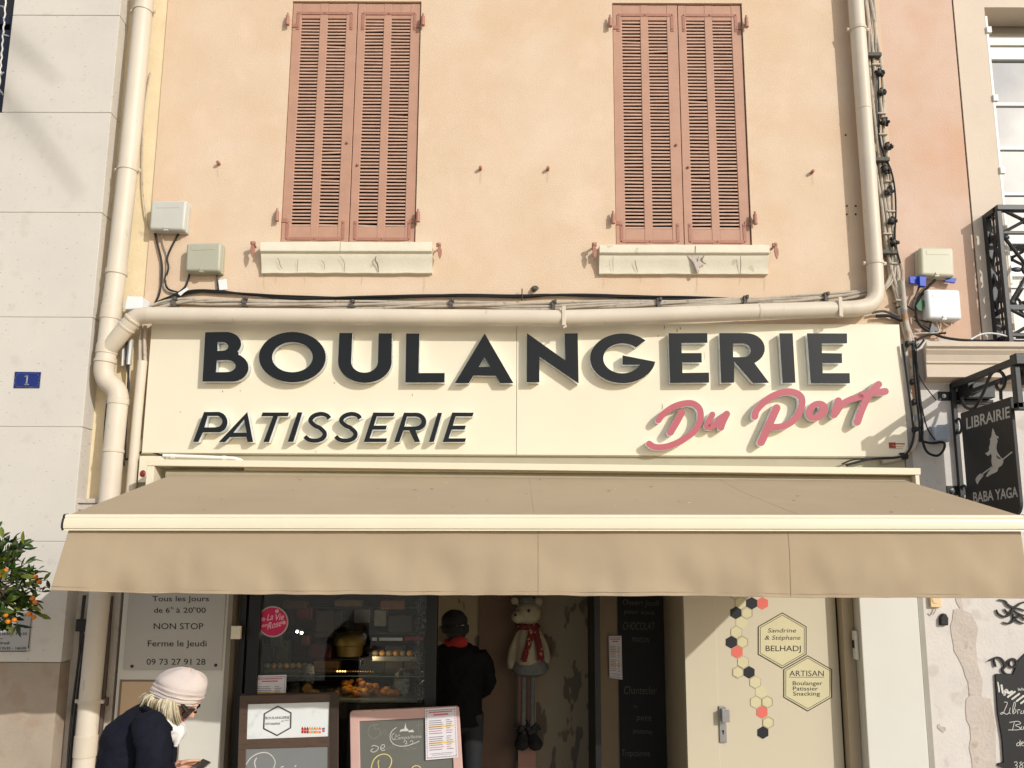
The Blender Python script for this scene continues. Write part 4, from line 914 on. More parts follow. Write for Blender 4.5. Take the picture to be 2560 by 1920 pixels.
m = MB(); m.text('LIBRAIRIE', zq(514, 803), zq(924, 690), 108/3.771, axf, 0, 0, .018, 0, up=(-.045, -1)); m.build('lettering', gm, bd, fix=False); m = MB(); m.text('BABA YAGA', zq(580, 1496), zq(1000, 1440), 100/3.771, axf, 0, 0, .018, 0, up=(-.055, -1)); m.build('lettering', gm, bd, fix=False)
m = MB()
wb = [(760,790),(775,820),(790,860),(815,873),(819,892),(802,884),(808,920),(800,945),(796,985),(805,1020),(838,1068),(858,1082),(862,1112),(848,1145),(815,1165),(806,1200),(782,1215),(748,1228),(715,1250),(695,1250),(716,1212),(752,1165),(756,1140),(748,1105),(752,1060),(745,1032),(727,1050),(714,1054),(688,1030),(714,1020),(730,995),(724,980),(735,945),(738,905),(731,903),(748,875),(752,840)]
m.curve2d([[zq(*p) for p in wb], [zq(*p) for p in ((792,1045),(800,1070),(820,1085),(845,1083),(815,1065))]], axf, 0)
m.stroke([zq(940,1020), zq(860,1085)], 3.2, axf, 0); m.stroke([zq(765,1152), zq(660,1228)], 3.2, axf, 0)
m.curve2d([[zq(*p) for p in ((672,1222),(640,1222),(612,1248),(598,1275),(605,1305),(618,1325),(635,1290),(662,1258),(675,1238))]], axf, 0)
m.build('witch_emblem', gm, bd, fix=False)
za2 = P(2375, 968, 0).z; zb3 = P(2400, 1260, 0).z-.25; yt_ = PX(2542, 900, XH).y
m = MB(); m.box(XH-.016, XH+.016, yt_, -.03, za2-.02, za2+.025); m.box(XH-.016, XH+.016, -.05, -.018, zb3, za2+.02); m.build('bracket_arm', blk, hs, bevel=.003)
m = MB(); m.box(XH-.024, XH+.05, yt_-.03, yt_+.04, za2-.03, za2+.045); m.build('end_finial', blk, hs, bevel=.006)
m = MB()
def yz(pts, r, k=6): m.tube(catmull([Vector((XH, y, z)) for y, z in pts], k), r, 8)
y0, y1 = -.13, yt_+.15
m.tube(catmull([ax_(*p) for p in ((470,500),(475,540),(505,595),(550,612),(590,600),(625,555),(680,440),(720,330),(760,270),(810,255),(850,275),(875,330),(870,390),(850,425),(820,430),(795,400),(800,365),(830,355),(845,375))], 4), .011, 8)
m.tube([ax_(835,430), ax_(840,525)], .011, 8)
m.build('scroll', blk, hs, smooth=True)
for z in (P(2395, 1065, -.07).z, P(2408, 1232, -.07).z):
    m = MB(); m.tube([Vector((XH, -.075+.035*cos(t*pi/8), z+.055*sin(t*pi/8))) for t in range(17)], .009, 8); m.build('ring', blk, hs, smooth=True)
for y in (990, 1226):
    m = MB(); a = P(2346+(y-990)*.09, y, -.02); m.box(a.x, XH+.09, -.016, -.002, a.z-.035, a.z+.035); pl = m.build('wall_plate', blk, hs, bevel=.002)
    m = MB(); c = P(2360+(y-990)*.09, y, -.02); m.tube([(c.x, -.015, c.z), (c.x, -.024, c.z)], .016, 14); m.tube([(c.x, -.02, c.z), (c.x, -.03, c.z)], .009, 8); m.build('bolt', met, pl, smooth=True)
m = MB(); a = P(2404, 988, -.05); m.box(a.x-.014, a.x+.014, yt_+.06, -.02, a.z-.016, a.z+.016); m.build('bracket_arm', blk, hs, bevel=.003)
# spotlight on the bracket, at the frame edge
m = MB(); a = PX(2538, 930, XH); m.box(XH-.02, XH+.02, yt_-.0, yt_+.05, P(2540, 1020, yt_).z, za2-.03); m.box(XH-.02, XH+.5, yt_+.0, yt_+.05, P(2540, 1024, yt_).z, P(2540, 1004, yt_).z)
m.box(XH+.06, XH+.5, yt_-.05, yt_+.15, P(2540, 958, yt_).z, P(2540, 905, yt_).z)
tag(m.build('floodlight', blk, None, bevel=.006), 'black floodlight and frame at the outer end of the hanging sign bracket', 'floodlight')
m = MB(); a = P(2400, 985, -.05); m.box(a.x, a.x+.2, -.16, -.02, a.z-.05, a.z+.07); m.tube([(a.x+.05, -.2, a.z+.02), (a.x+.05, -.15, a.z+.02)], .04, 14); m.box(a.x-.01, a.x+.22, -.10, -.01, a.z-.075, a.z-.052)
tag(m.build('floodlight', blk, None, bevel=.006), 'small black lamp housing on the wall behind the scroll of the hanging sign', 'floodlight')
# things on the lower right wall
m = MB(); m.rect(2326, 1490, 2355, 1518, -.03, .03); m.tube([(P(2340, 1499, -.03).x, -.034, P(2340, 1499, -.03).z), (P(2340, 1499, -.03).x, -.03, P(2340, 1499, -.03).z)], .03, 18)
t_ = tag(m.build('bell_box', mat('yellowed_plastic', lin((.85,.75,.58)), .5, .06, 6), None, bevel=.003), 'small yellowed box with a lead under it just below the awning on the right', 'bell box')
m = MB(); m.tube(catmull([P(*q,-.02) for q in ((2340,1518),(2338,1528),(2332,1536),(2327,1530))], 5), .004, 6); m.build('lead', grey_c, t_)
m = MB(); m.slab([(2352,1564),(2372,1564),(2372,1545),(2366,1534),(2357,1534),(2351,1546)], -.03, .03); tag(m.build('letter_slot', blackp, None, bevel=.008), 'small black rounded holder on the white strip right of the cream pier', 'holder')
# bookshop chalkboard at the right edge
lb = thing('bookshop_board', 'black bookshop board with white handwriting and scrolled ironwork at the lower right edge', 'board', tuple(P(2540, 1800, -.02)))
m = MB(); m.curve2d([[r_(*p) for p in ((1000,852),(1020,846),(1080,850),(1150,855),(1200,730),(1260,670),(1600,670),(1600,1900),(1075,1900),(1072,1660),(1022,1640),(1024,1622),(1072,1612),(1060,1420),(1020,1180))]], at(-.02), .02); bb = m.build('board', mat('board_black', lin((.11,.11,.12)), .55, .12, 5), lb)
iu = MB(); il = MB()
for pts, wd, tp in (([(940,736),(990,712),(1030,706),(1060,730),(1085,775),(1062,810),(1090,845),(1140,850)], 20, 1), ([(985,715),(995,760),(1003,785)], 16, 1), ([(1160,725),(1125,735),(1120,770),(1150,790),(1180,770),(1178,735),(1150,715),(1110,735),(1090,780)], 17, 1), ([(1030,205),(1080,215),(1110,250),(1160,270),(1220,235),(1280,220)], 18, 1), ([(1010,295),(1030,330),(1080,352),(1130,325),(1150,290),(1190,280),(1260,300)], 20, 1), ([(1080,285),(1100,310),(1140,330)], 10, 1), ([(1070,400),(1110,412),(1150,390),(1170,360),(1220,350),(1260,380)], 20, 1), ([(1150,330),(1170,370),(1210,400),(1250,410)], 16, 1), ([(1160,300),(1210,330),(1260,345)], 16, 1)):
    (iu if pts[0][1] < 450 else il).stroke([r_(*p) for p in pts], wd/3.456, at(-.019), .012, taper=True)
iu.build('scroll_ironwork', blackp, lb, fix=False); il.build('scroll_ironwork', blackp, lb, fix=False)
m = MB(); wst = lambda pts, wd: m.stroke([r_(*p) for p in pts], wd/3.456, at(-.0215), 0)
wst([(1018,920),(1026,960),(1030,1000)], 12); wst([(1050,945),(1060,1000),(1075,1025)], 18); wst([(1075,1025),(1090,985),(1110,1010),(1140,1000)], 22)
for k in range(5): wst([(1105+k*38,1045+k*18),(1165+k*38,1000+k*18)], 16)
m.build('handwriting', chalk, bb, fix=False); m = MB(); wst([(1192,968),(1200,990),(1208,972),(1216,990),(1225,968)], 4); wst([(1228,968),(1236,990),(1244,972),(1252,990)], 4)
m.build('handwriting', chalk, bb, fix=False); m = MB(); wst([(1075,1090),(1100,1095),(1085,1140),(1060,1190),(1040,1190),(1060,1178),(1095,1195),(1115,1180)], 5); wst([(1125,1140),(1118,1180),(1128,1190)], 5); wst([(1150,1180),(1170,1110),(1160,1090),(1148,1140),(1150,1190),(1175,1170),(1170,1150)], 5); wst([(1190,1190),(1192,1155),(1210,1158)], 5); wst([(1225,1165),(1215,1185),(1240,1185),(1240,1160),(1250,1190)], 5)
m.build('handwriting', chalk, bb, fix=False); m = MB(); wst([(1120,1265),(1190,1255),(1215,1275),(1170,1290),(1210,1310),(1195,1328),(1110,1330)], 5); wst([(1160,1265),(1145,1330)], 5); wst([(1225,1300),(1215,1325),(1240,1320),(1240,1300),(1250,1330)], 5)
m.build('handwriting', chalk, bb, fix=False); m = MB(); wst([(1205,1440),(1185,1445),(1182,1465),(1205,1460),(1210,1415),(1212,1470)], 5); wst([(1222,1450),(1240,1440),(1228,1432),(1220,1455),(1240,1468)], 5)
m.build('handwriting', chalk, bb, fix=False); m = MB(); wst([(1160,1610),(1180,1605),(1185,1625),(1170,1635),(1188,1645),(1175,1665),(1158,1660)], 5); wst([(1225,1605),(1208,1615),(1235,1640),(1222,1660),(1205,1645),(1240,1612)], 5)
m.build('handwriting', chalk, bb, fix=False)
# ------------------------------------------------------------------ opening hours sign
K4 = 2.675; q4 = lambda x, y: (x/K4, 1300+y/K4)
oh = thing('opening_hours_sign', 'clear panel with the opening hours and phone number printed on the shaded white pier', 'sign', tuple(P(440, 1580, -.03)))
m = MB(); m.rect(326, 1440, 553, 1676, -.032, .005); m.build('panel', mat('acrylic_grey', lin((.68,.66,.62)), .35, .03, 4), oh, bevel=.001)
m = MB(); Yt = -.0335
for body, xa, xb, y, h, b_ in (('Tous les Jours', 1018, 1397, 543, 36, .006), ('de 6', 1030, 1135, 620, 36, .006), ('h', 1143, 1160, 597, 19, .006), ('à 20', 1178, 1290, 620, 36, .006), ('h', 1294, 1312, 597, 19, .006), ('00', 1314, 1376, 620, 36, .006), ('NON STOP', 1028, 1360, 730, 42, .004), ('Ferme le Jeudi', 988, 1382, 845, 42, .006), ('09 73 27 91 28', 980, 1374, 968, 42, .004)):
    m.text(body, q4(xa, y), q4(xb, y), h/K4, at(Yt), 0, 0, b_)
m.build('lettering', ink, oh, fix=False)
for x, y in ((883, 978), (1443, 971)):
    c = P(*q4(x, y), -.033); m = MB(); m.ball((c.x, -.034, c.z), (.012, .008, .012), 10, 6); m.build('screw', capm, oh, smooth=True)
# ------------------------------------------------------------------ paper notices
paper = mat('paper', lin((.86,.84,.86)), .8, .03, 9); p_red = mat('print_red', lin((.78,.42,.46)), .8); p_grey = mat('print_grey', lin((.50,.47,.50)), .8); p_yel = mat('print_yellow', lin((.93,.77,.34)), .8)
def notice(quad, Y, label, vmax=1.0):
    a, b, c, d = [Vector((x, y)) for x, y in quad]      # tl, tr, br, bl in photo pixels
    f = lambda u, v: tuple(a.lerp(b, u).lerp(d.lerp(c, u), v))
    mf = lambda dy: (lambda u, v: P(*f(u/100, v/100), Y-dy))
    t = thing('notice', label, 'notice', tuple(P(*f(.5, .5), Y)), 'printed holiday order notices')
    m = MB(); m.slab([f(0, 0), f(1, 0), f(1, vmax), f(0, vmax)], Y, .002); m.build('sheet', paper, t)
    m = MB()
    def bar(u0, u1, v0, v1, mi): 
        if v1 < vmax: m.curve2d([[(u0*100, v0*100), (u1*100, v0*100), (u1*100, v1*100), (u0*100, v1*100)]], mf(.0012 if mi == 2 else .002), 0, mi)
    n = 22
    for i in range(n):
        u = .05+.9*i/(n-1); bar(u-.011, u+.011, .03, .05, 1); bar(u-.011, u+.011, .955, .975, 1)
    for i in range(26):
        v = .05+.9*i/25; bar(.035, .06, v-.006, v+.010, 1); bar(.94, .965, v-.006, v+.010, 1)
    bar(.11, .88, .066, .088, 0); bar(.26, .74, .115, .142, 0)
    for i, v in enumerate((.24, .28, .32, .36, .40, .445, .49, .56, .60, .64, .68, .72, .765, .81)):
        c_ = 0 if i in (5, 12) else 1; w_ = .42+.06*((i*7) % 5)/4
        if i in (3, 10): bar(.10, .90, v-.014, v+.02, 2)
        bar(.11, .11+w_*.95, v-.004, v+.009, c_); bar(.66, .66+.13+.1*((i*3) % 4)/4, v-.004, v+.009, c_)
    bar(.14, .85, .885, .893, 1); bar(.2, .8, .915, .922, 1)
    m.build('print', [p_red, p_grey, p_yel], t, fix=False)
K5 = 6.914; q5 = lambda x, y: (580+x/K5, 1680+y/K5)
K6 = 6.9125; q6 = lambda x, y: (860+x/K6, 1740+y/K6)
notice([q5(374, 62), q5(942, 48), q5(905, 860), q5(320, 880)], .066, 'notice taped inside the lower left corner of the shop window above the brown stand')
# ------------------------------------------------------------------ brown menu stand
wood = spots(mat('brown_wood', lin((.33,.26,.21)), .55, .2, 3, .1, 60), lin((.24,.18,.15)), 8, .55, .1, .6, stretch=(1, 1, 8))
ms = thing('menu_stand', 'dark brown wooden menu stand with a white marbled poster above a grey chalk panel', 'menu stand', (P(715, 1850, -.2).x, -.2, 0))
YM = -.25; bot = P(700, 2075, YM)
m = MB(); fr_ = [q5(135,412), q5(1690,375), q5(1830,372), q5(1815,2700), q5(60,2700)]
m.curve2d([[q5(133,412), q5(1828,374), q5(1818,2740), q5(62,2740)], [q5(272,560), q5(1680,520), q5(1665,1116), q5(250,1166)], [q5(237,1332), q5(1664,1290), q5(1655,2500), q5(205,2500)]], at(YM), .035)
m.build('frame', wood, ms, bevel=.003)
m = MB(); m.slab([q5(1700,376), q5(1832,372), q5(1816,2740), q5(1690,2740)], YM-.004, .0035); m.build('edge_strip', mat('dark_wood', lin((.22,.18,.145)), .55, .2, 4), ms)
m = MB(); m.curve2d([[q5(120,380), q5(1815,355), q5(1850,2740), q5(100,2740)]], at(YM+.30), .02); m.build('back_leg', wood, ms)
posm = spots(mat('marble_poster', lin((.86,.87,.865)), .35, .04, 5), lin((.74,.76,.76)), 11, .6, .1, .5)
m = MB(); m.slab([q5(268,556), q5(1684,516), q5(1669,1120), q5(246,1170)], YM+.008, .01); ps = m.build('poster', posm, ms)
m = MB(); hx = [q5(792,580), q5(1030,700), q5(1024,970), q5(778,1110), q5(535,985), q5(548,716)]; c_ = Vector((sum(p[0] for p in hx)/6, sum(p[1] for p in hx)/6))
m.curve2d([hx, [tuple(c_+(Vector(p)-c_)*.93) for p in hx]], at(YM+.006), 0, 0)
m.curve2d([[tuple(c_+(Vector(p)-c_)*.925) for p in hx], [tuple(c_+(Vector(p)-c_)*.89) for p in hx]], at(YM+.006), 0, 1)
m.text('BOULANGERIE', q5(580,818), q5(990,806), 46/K5, at(YM+.006), 0, 0, .0); m.text('PÂTISSERIE', q5(572,915), q5(826,908), 34/K5, at(YM+.006), 0, 0, .01, .3); m.text('Du Port', q5(850,862), q5(992,838), 22/K5, at(YM+.006), 0, 0, .0, .3)
m.build('print', [ink, mat('print_silver', lin((.55,.53,.53)), .6)], ps, fix=False)
m = MB(); cols = [mat('soda_red', lin((.60,.10,.12)), .5), mat('orange_drink', lin((.93,.62,.25)), .5), mat('green_drink', lin((.55,.72,.55)), .5), mat('coral_drink', lin((.88,.45,.30)), .5), mat('blue_cup', lin((.25,.45,.68)), .5), boxw]
for i, (x, mi) in enumerate(((1218,0), (1262,0), (1305,0), (1348,1), (1388,2), (1432,3), (1475,1), (1518,3))):
    ft = YM+.006
    m.slab([q5(x-17,975), q5(x-7,962), q5(x-6,948), q5(x+6,948), q5(x+8,962), q5(x+18,975), q5(x+18,1058), q5(x-17,1060)], ft, .001, mi)
    m.slab([q5(x-15,1000), q5(x+15,1000), q5(x+15,1022), q5(x-15,1022)], ft-.001, .001, 5 if mi else 3)
m.slab([q5(1553,968), q5(1606,962), q5(1600,1035), q5(1566,1042)], YM+.006, .001, 4); m.slab([q5(1560,995), q5(1600,990), q5(1598,1018), q5(1565,1022)], YM+.005, .001, 3)
m.build('drink_pictures', cols, ps, fix=False)
m = MB(); m.slab([q5(234,1328), q5(1668,1286), q5(1660,2510), q5(200,2510)], YM+.01, .012); ch = m.build('chalk_panel', mat('grey_chalk_panel', lin((.47,.475,.47)), .6, .05, 3), ms)
m = MB()
for pts, wd in (([(245,1595),(330,1480),(450,1410),(580,1392),(680,1440),(740,1530),(738,1610),(700,1680),(600,1730)], 16), ([(425,1488),(395,1540),(395,1600),(415,1680),(425,1800)], 18), ([(848,1645),(890,1632)], 18), ([(1090,1635),(1105,1615)], 20), ([(840,1700),(860,1800)], 14), ([(1080,1700),(1075,1800)], 14)): m.stroke([q5(*p) for p in pts], wd/K5, at(YM+.0085), 0)
m.build('handwriting', chalk, ch, fix=False)
# ------------------------------------------------------------------ pink chalkboard
pk = thing('chalkboard', 'pink framed pavement chalkboard with chalk writing and a notice clipped to its corner', 'chalkboard', (P(1010, 1850, -.1).x, -.1, 0))
YC_ = -.1
m = MB(); m.curve2d([[q6(100,330), q6(106,290), q6(135,262), q6(1935,178), q6(1972,190), q6(1988,225), q6(2115,2350), q6(130,2400)], [q6(262,440), q6(1850,358), q6(1935,2200), q6(300,2240)]], at(YC_), .03)
m.build('frame', spots(mat('pink_frame', lin((.79,.65,.615)), .5, .06, 6), lin((.64,.54,.50)), 14, .68, .04, .6), pk, bevel=.004)
m = MB(); m.curve2d([[q6(80,300), q6(120,258), q6(1935,172), q6(2010,2300), q6(-20,2350)]], at(YC_+.16), .02); m.build('back_leg', wf, pk)
m = MB(); m.slab([q6(255,434), q6(1856,352), q6(1940,2210), q6(295,2250)], YC_+.012, .012); cb = m.build('slate', mat('grey_slate', lin((.40,.40,.375)), .65, .07, 3), pk)
m = MB()
fnt = mat('faint_chalk', lin((.52,.52,.50)), .9, .1, 30)
for pts, wd, mi in (([(590,495),(545,500),(525,540),(550,575),(600,560)], 10, 2), ([(540,492),(460,520),(418,590),(425,670),(470,725),(540,730),(600,690),(625,620),(600,560)], 10, 2), ([(640,620),(650,690),(690,600),(700,590)], 7, 2), ([(690,585),(720,600),(700,690)], 7, 2), ([(730,640),(760,690),(800,600)], 6, 2), ([(1285,420),(1285,560),(1300,640),(1330,640)], 6, 2), ([(1240,520),(1330,495),(1370,490)], 6, 2),
    ([(480,870),(520,855),(590,880),(580,930),(530,965),(480,965),(465,940),(500,910)], 11, 0), ([(640,905),(690,895),(700,850),(660,845),(630,900),(660,940),(710,930)], 11, 0), ([(730,870),(740,920),(775,900),(780,870),(790,920)], 7, 2), ([(830,910),(810,900),(800,870),(830,870),(845,830),(850,910)], 6, 2), ([(880,870),(885,910)], 6, 2), ([(1035,920),(1070,905),(1085,925),(1120,920)], 9, 2), ([(1140,890),(1170,900),(1200,915),(1250,890)], 8, 2),
    ([(470,1250),(500,1130),(570,1045),(670,1005),(760,1020),(815,1080),(820,1150),(790,1230),(740,1290)], 16, 1), ([(605,1110),(588,1150),(600,1230),(610,1330)], 14, 1), ([(1170,1270),(1190,1225),(1240,1205),(1300,1215),(1325,1250)], 14, 1), ([(900,1290),(940,1260),(980,1290)], 10, 1)):
    m.stroke([q6(*p) for p in pts], wd/K6, at(YC_+.0105), 0, mi)
for pts, wd in (([(905,545),(840,595),(800,670),(805,760),(860,830),(960,865),(1080,860),(1200,825),(1300,780)], 12), ([(870,640),(830,680),(835,740),(875,755)], 9), ([(1030,800),(1060,770),(1085,795),(1060,830),(1095,825)], 8), ([(1140,790),(1170,770),(1195,795),(1170,830),(1215,825)], 8)): m.stroke([q6(*p) for p in pts], wd/K6, at(YC_+.0105), 0, 0)
m.curve2d([[q6(*p) for p in ((960,628),(975,585),(1045,560),(1062,465),(1078,552),(1112,580),(1112,600),(1190,580),(1212,622),(1122,628),(1105,606),(985,612))]], at(YC_+.0105), 0, 0)
m.text('Campaillette', q6(868,756), q6(1335,722), 62/K6, at(YC_+.0105), 0, 0, -.012, .15); m.text('La', q6(890,690), q6(970,684), 34/K6, at(YC_+.0105), 0, 0, -.01, .15)
m.build('chalk_writing', [chalk, chalk_y, fnt], cb, fix=False)
notice([q6(1402,226), q6(1935,186), q6(1972,1060), q6(1415,1108)], YC_-.006, 'notice clipped over the top right corner of the pink chalkboard')
# ------------------------------------------------------------------ inside the shop
YI_ = YI-.06
cbk = thing('menu_board', 'tall narrow black chalk menu board on the shaded passage wall beside the door', 'board', tuple(P(1600, 1700, YI_)))
m = MB(); m.slab([(1543,1440),(1657,1440),(1670,1990),(1552,1990)], YI_-.01, .015); b_ = m.build('board', slate_d, cbk)
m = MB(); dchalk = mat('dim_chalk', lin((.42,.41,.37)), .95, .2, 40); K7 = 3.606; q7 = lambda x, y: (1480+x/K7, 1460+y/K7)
for body, xa, xb, y, h in (('Ouvert Jeudi', 275, 600, 188, 55), ('pour vous', 290, 560, 268, 45), ('CHOCOLAT', 276, 560, 405, 72), ('MAISON', 362, 512, 520, 48), ('Chantecler', 285, 580, 985, 75), ('ou', 375, 410, 1110, 30), ('petit', 405, 535, 1225, 55), ('pomme', 370, 540, 1345, 50), ('Tropézienne', 265, 520, 1545, 62)):
    m.text(body, q7(xa, y+(6 if h > 60 else 0)), q7(xb, y+10), h/K7, at(YI_-.0115), 0, 0, -.012, .12)
m.build('chalk_writing', dchalk, b_, fix=False)
notice([q7(150,470), q7(266,466), q7(274,862), q7(158,846)], YI_-.02, 'notice fixed at the left edge of the tall black menu board in the passage')
# round sticker on the window
st = thing('window_sticker', 'round magenta sticker lettered La Vie en Rose on the dark shop window', 'sticker', tuple(P(682, 1554, .07)))
c_ = (560+440/3.607, 1460+340/3.607); m = MB(); m.slab(arc(*c_, 39, 39, 0, 360, 40)[:-1], .0705, .002, 1); m.slab(arc(*c_, 35.5, 35.5, 0, 360, 40)[:-1], .0695, .0008, 0)
m.build('disc', [mat('magenta', lin((.78,.10,.33)), .5, .05, 5), mat('sticker_ring', lin((.70,.66,.62)), .5)], st)
m = MB(); q8 = lambda x, y: (560+x/3.607, 1460+y/3.607); a8 = at(.0685)
m.text('La', q8(385,330), q8(440,320), 62/3.607, a8, 0, 0, .012, .25); m.text('Vie', q8(450,330), q8(535,322), 62/3.607, a8, 0, 0, .012, .25); m.text('en', q8(338,390), q8(390,384), 36/3.607, a8, 0, 0, .012, .25); m.text('Rose', q8(390,410), q8(515,378), 66/3.607, a8, 0, 0, .012, .25)
for x, y in ((355,318), (540,348), (478,245)):
    for k in range(5): m.slab(arc(q8(x, y)[0]+2.8*cos(k*1.257), q8(x, y)[1]+2.8*sin(k*1.257), 2.2, 2.2, 0, 360, 8)[:-1], .0685, .0006)
m.build('lettering', mat('sticker_pink', lin((.93,.70,.76)), .5), st, fix=False)
# display
tray_z = P(900, 1738, .5).z
dc = thing('display_counter', 'dark display counter with a pale glass shelf behind the shop window', 'counter', (P(850, 1760, .5).x, .5, 0))
xa, xb = P(650, 1700, .5).x, P(1060, 1700, .5).x
m = MB(); m.box(xa, xb, .32, 1.0, 0, tray_z-.03); m.build('cabinet', mat('counter_dark', lin((.16,.14,.12)), .5, .15, 4), dc)
m = MB(); m.box(xa, xb, .3, .95, tray_z-.02, tray_z); m.build('shelf', mat('shelf_grey', lin((.5,.5,.46)), .3, .1, 8), dc)
m = MB(); zsh = P(900, 1690, .45).z; m.box(xa, xb, .36, .9, zsh-.006, zsh); m.build('glass_shelf', glass('shelf_glass', 1.3, (.80, .86, .80)), dc)
bread = spots(mat('golden_crust', lin((.72,.43,.14)), .5, .25, 12, .2, 40), lin((.45,.22,.07)), 14, .55, .1, .8); bread2 = mat('pale_biscuit', lin((.82,.60,.28)), .55, .2, 12, .2, 40); choc = mat('dark_pastry', lin((.25,.15,.09)), .5, .3, 14, .2, 50)
def item(mb, name, mt, label, cat, group=None): return tag(mb.build(name, mt, None, smooth=True), label, cat, group)
for i in range(70):
    u = random.uniform(825, 990); y = 1734-abs(random.gauss(0, 1))*19*max(.12, 1-abs(u-900)/80); c = P(u, y, random.uniform(.4, .62)); m = MB(); r = random.uniform(.022, .034)
    s_ = random.uniform(0, 9); m.ball(c, (r*1.35, r, r*.8), 12, 8, 0, Matrix.Rotation(random.uniform(-1, 1), 3, 'Y') @ Matrix.Rotation(random.uniform(0, 3), 3, 'Z'), lambda d: 1+.14*noise.noise(d*2.2+Vector((s_, 0, 0))))
    item(m, 'pastry', bread if i % 5 else bread2, 'small golden pastry in the heap on the counter behind the shop window', 'pastry', 'golden pastries heaped behind the window')
for i in range(9):
    u = 1010+random.uniform(-30, 18); c = P(795+i*7.5, 1733-random.uniform(0, 10), random.uniform(.42, .6)); m = MB(); r = random.uniform(.02, .03); s_ = i
    m.ball(c, (r*1.3, r, r*.7), 12, 8, 0, Matrix.Rotation(random.uniform(-1, 1), 3, 'Y'), lambda d: 1+.16*noise.noise(d*2+Vector((s_, 4, 0))))
    item(m, 'chocolate_pastry', choc, 'dark brown pastry left of the golden heap behind the shop window', 'pastry', 'dark pastries left of the golden heap')
m = MB(); c = P(769, 1721, .42); m.tube([c+Vector((0, -.012, 0)), c+Vector((0, .012, 0))], [.036, .034], 24); item(m, 'round_biscuit', bread2, 'round upright golden biscuit at the left of the pastry display', 'biscuit')
m = MB(); c = P(735, 1726, .42); m.tube([c+Vector((0, 0, -.045)), c+Vector((0, 0, .03)), c+Vector((0, 0, .045)), c+Vector((0, 0, .06))], [.05, .05, .035, .035], 18); item(m, 'glass_jar', mat('jar_grey', lin((.36,.31,.29)), .3, .2, 9), 'squat greyish jar at the left end of the pastry counter', 'jar')
m = MB(); c = P(875, 1610, .75); m.loft([[c+Vector((a*.13*cos(t*pi/10), a*.13*sin(t*pi/10), z*.7)) for t in range(20)] for a, z in ((.8, -.13), (.85, -.02), (1, .0), (1.02, .05), (.9, .1), (.55, .135), (.1, .145))]); item(m, 'dome_cake', spots(mat('cake_yellow', lin((.34,.28,.10)), .6, .2, 5), lin((.55,.48,.28)), 3, .55, .06, .7), 'tall yellow domed festive cake on the back shelf of the shop', 'cake')
m = MB(); c = P(1006, 1708, .5); m.ball(c, (.07, .05, .11), 18, 14, 0, None, lambda d: 1+.22*noise.noise(d*4)); item(m, 'cellophane_bag', spots(mat('cellophane', lin((.55,.55,.53)), .15, .4, 12, .6, 30), lin((.15,.14,.13)), 18, .5, .08, .9), 'crinkled shiny cellophane bag at the right end of the pastry counter', 'bag')
m = MB(); c = P(770, 1690, .6); m.ball(c, (.06, .05, .1), 16, 12, 0, None, lambda d: 1+.2*noise.noise(d*3.5+Vector((3, 0, 0)))); item(m, 'cellophane_bag', MATS['cellophane'], 'crinkled pale cellophane bag near the middle of the shop window', 'bag')
packs = [(760,1535,40,30,'dark red box on the top back shelf near the sticker',(.36,.10,.12)), (812,1560,45,70,'brown cardboard box on the back shelf of the shop',(.28,.20,.13)), (905,1540,40,36,'slate blue packet on the top back shelf',(.30,.32,.36)), (950,1545,30,42,'grey packet beside the slate blue one on the back shelf',(.38,.38,.38)), (800,1628,55,40,'wine red box under the brown cardboard on the back shelf',(.28,.10,.10)), (815,1668,62,34,'tan box low on the back shelf near the bulbs',(.38,.27,.17)), (930,1665,66,46,'dark green tin low on the back shelf',(.10,.14,.11)), (985,1650,46,70,'taupe paper sack low on the back shelf',(.30,.25,.21)), (1000,1560,60,50,'black crate on the top right of the back shelf',(.08,.08,.08)), (665,1650,34,90,'dark blue grey packet standing at far left of the window',(.15,.18,.20)), (705,1640,26,80,'greenish bottle shaped box left of the cakes',(.22,.25,.16))]
for x, y, w_, h_, lb_, col in packs:
    m = MB(); m.rect(x-w_/2, y-h_/2, x+w_/2, y+h_/2, .95, .12); o = tag(m.build('packet', spots(mat('packet '+lb_[:18], lin(tuple(min(1, v*1.25) for v in col)), .45, .3, 9), lin((.55,.5,.42)), 16, .66, .05, .5), None, bevel=.012), lb_, 'packet')
m = MB()
for y in (1520, 1585, 1650, 1690): m.rect(640, y-3, 1062, y+1, .92, .2)
bs = tag(m.build('back_shelves', mat('back_shelf', lin((.26,.22,.18)), .5, .2, 5), None), 'dark back shelves loaded with packets inside the shop', 'shelves')
m = MB(); m.rect(930, 1594, 942, 1602, .35, .004); m.rect(948, 1594, 1006, 1602, .35, .004); tag(m.build('price_ticket', paper, None), 'narrow white price tickets behind the upper right of the shop window', 'price ticket')
m = MB(); m.rect(1012, 1592, 1058, 1601, .35, .004); tag(m.build('price_ticket', mat('ticket_red', lin((.62,.10,.12)), .6), None), 'red price ticket right of the white ones behind the shop window', 'price ticket')
bulb = emit('bulb_glow', (1, .95, .85), 14); bead = emit('bead_glow', (1, .62, .2), 5); beadd = mat('bead_brass', lin((.55,.38,.15)), .3, .2, 20, metal=.6)
for i, (x, y) in enumerate(((743, 1579), (754, 1582))):
    m = MB(); m.ball(P(x, y, .5), .011, 12, 8); tag(m.build('bulb', bulb, None, smooth=True), ('left', 'right')[i]+' of the two bright white bulbs glowing behind the shop window', 'bulb', 'pair of glowing bulbs')
gl = thing('bead_garland', 'row of small brass beads, a few glowing amber, above the pastry counter', 'garland', tuple(P(850, 1679, .4)))
for i in range(34):
    x = 722+i*6.4; m = MB(); m.ball(P(x, 1680-2*sin(i*.1), .4), .0065, 8, 6); m.build('bead', bead if 841 <= x <= 866 else beadd, gl, smooth=True)
